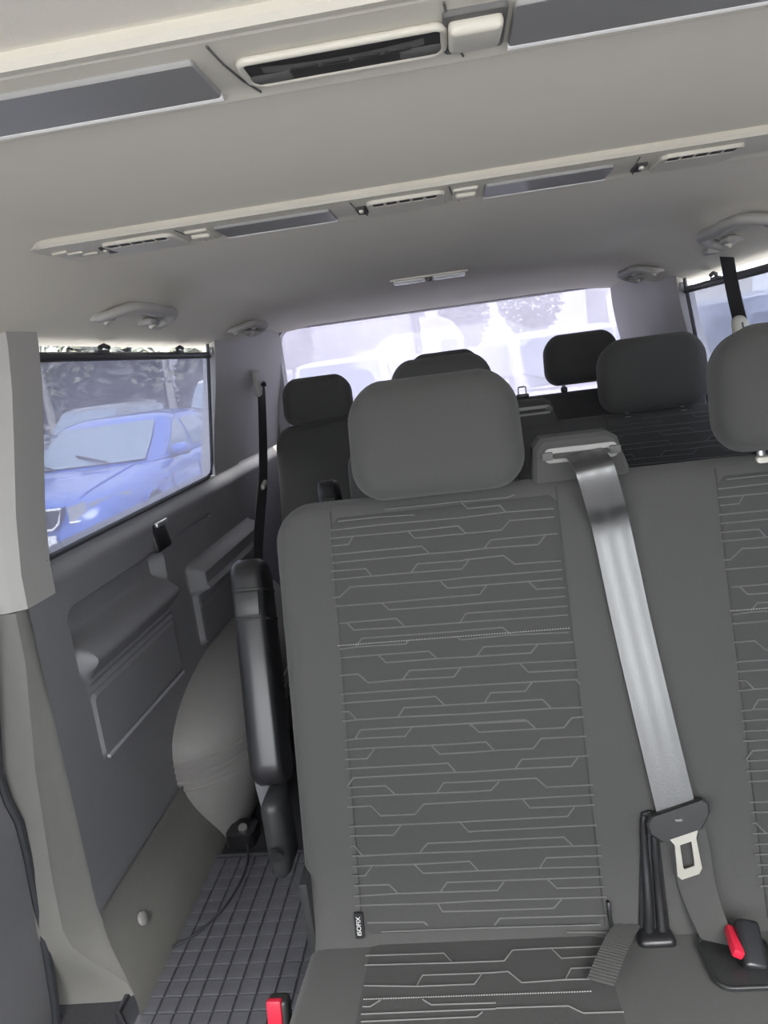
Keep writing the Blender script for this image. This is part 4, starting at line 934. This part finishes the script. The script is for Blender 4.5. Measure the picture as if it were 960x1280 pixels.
# building
bd = thing('building', (14.5, 56, G), 'pale block building beyond the trees behind the tailgate window', 'building')
mb = MB(); mb.box((0, 0, 3.5), (9, 8, 7)); wl_ = mb.build('facade', 'facade', bd, 40, True)
mb = MB(); mb.box((0, 0, 7.15), (9.5, 8.5, .3), .05); mb.build('roof', 'spaint', bd, 40, True)
wproto = None
for i in range(4):
    for j in range(2):
        if wproto is None:
            mb = MB(); mb.box((0, 0, 0), (1.3, .12, 1.4), .02); wproto = mb.build('window', 'carglass', bd, 40, True); o = wproto
        else: o = wproto.copy(); col.objects.link(o)
        o.location = (-3.3 + 2.2 * i, -4.0, 1.9 + 3.0 * j)
# trees
def tree(x, y, h, kind, label, group):
    r = thing('tree', (x, y, G), label, 'tree', group); rnd = random.Random(int(x * 31 + y * 7))
    mb = MB(); mb.tube([(0, 0, 0), (rnd.uniform(-.1, .1), 0, h * .35), (rnd.uniform(-.3, .3), 0, h * .7), (rnd.uniform(-.3, .3), 0, h * .95)], .16 if kind == 'bare' else .18, 8, lambda t: 1 - .8 * t)
    for k in range(14 if kind == 'bare' else 5):
        z0 = h * rnd.uniform(.3, .85); a = rnd.uniform(0, 6.28); l = h * .22 * rnd.uniform(.6, 1.2)
        mb.tube([(0, 0, z0), (math.cos(a) * l * .6, math.sin(a) * l * .6, z0 + l * .5), (math.cos(a) * l, math.sin(a) * l, z0 + l * 1.1)], .05, 5, lambda t: 1 - .8 * t)
    mb.build('trunk', 'bark', r, 60, True)
    mb = MB(); nl = 1300 if kind != 'bare' else 350
    for k in range(nl):
        if kind == 'conifer':
            z = h * (.08 + .92 * rnd.random() ** 1.3); rad = (h - z) * .15 * math.sqrt(rnd.random()) + .35; s = .55
        else:
            z = h * rnd.uniform(.25, 1.0); t = (z / h - .62) / .4; rad = h * .27 * math.sqrt(max(0, 1 - t * t)) * rnd.random() ** .4; s = .32 if kind != 'bare' else .16
        a = rnd.uniform(0, 6.283); c = Vector((math.cos(a) * rad, math.sin(a) * rad, z))
        d1 = Vector((rnd.gauss(0, 1), rnd.gauss(0, 1), rnd.gauss(0, .6))).normalized() * s; d2 = d1.cross(Vector((rnd.gauss(0, 1), rnd.gauss(0, 1), rnd.gauss(0, 1)))).normalized() * s * .6
        mb.add([c - d1, c + d2, c + d1, c - d2], [(0, 1, 2, 3)])
    f = mb.build('foliage', 'leafd' if kind == 'conifer' else 'leaf', r, 60, True); f['kind'] = 'stuff'
    return r
dl_ = ['tall dark conifer in the row seen through the window facing the blue car']
for k in range(9):
    tree(-31 + 3.0 * k, 29.5 + 2.6 * (k % 2), 9 + (k * 37 % 5) * .5, 'conifer', dl_[0], 'dark trees beside the road')
for k in range(7):
    tree(-38 + 5.2 * k, 47, 12 + (k % 3), 'conifer', 'very tall dark conifer in the back row beyond the road', 'back row of dark trees')
for k in range(5):
    tree(-43 + 7.2 * k, 55.5, 17 + (k % 2), 'conifer', 'giant dark conifer rising behind both dark tree rows', 'giant dark trees')
for x, y, h in ((-18.6, 25, 8), (-13.9, 25, 8.5), (-9.6, 25, 8)):
    tree(x, y, h, 'bare', 'pale thin-leaved tree standing before the dark tree row', 'pale thin trees')
for x, y, h in ((-4, 66, 7), (1.0, 70, 8.5), (6.3, 64, 10)):
    tree(x, y, h, 'leafy', 'leafy tree in the line beyond the tailgate window', 'trees behind the rear lot')
for x, y, h in ((9, 8, 8), (15, 12, 9), (10, 18.5, 9), (17, 22, 10)):
    tree(x, y, h, 'conifer', 'dark conifer beyond the pale blue-grey van', 'trees beyond the right-hand window')
mb = MB(); mb.grid(lambda u, v: (-40 + 32 * u, 20 + 8 * v, G + .02 + .5 * math.sin(math.pi * v)), 20, 8); tag(mb.build('verge', 'dirt'), None, None, None, 'structure')
for o in bpy.data.objects:
    if '_b' in o: del o['_b']
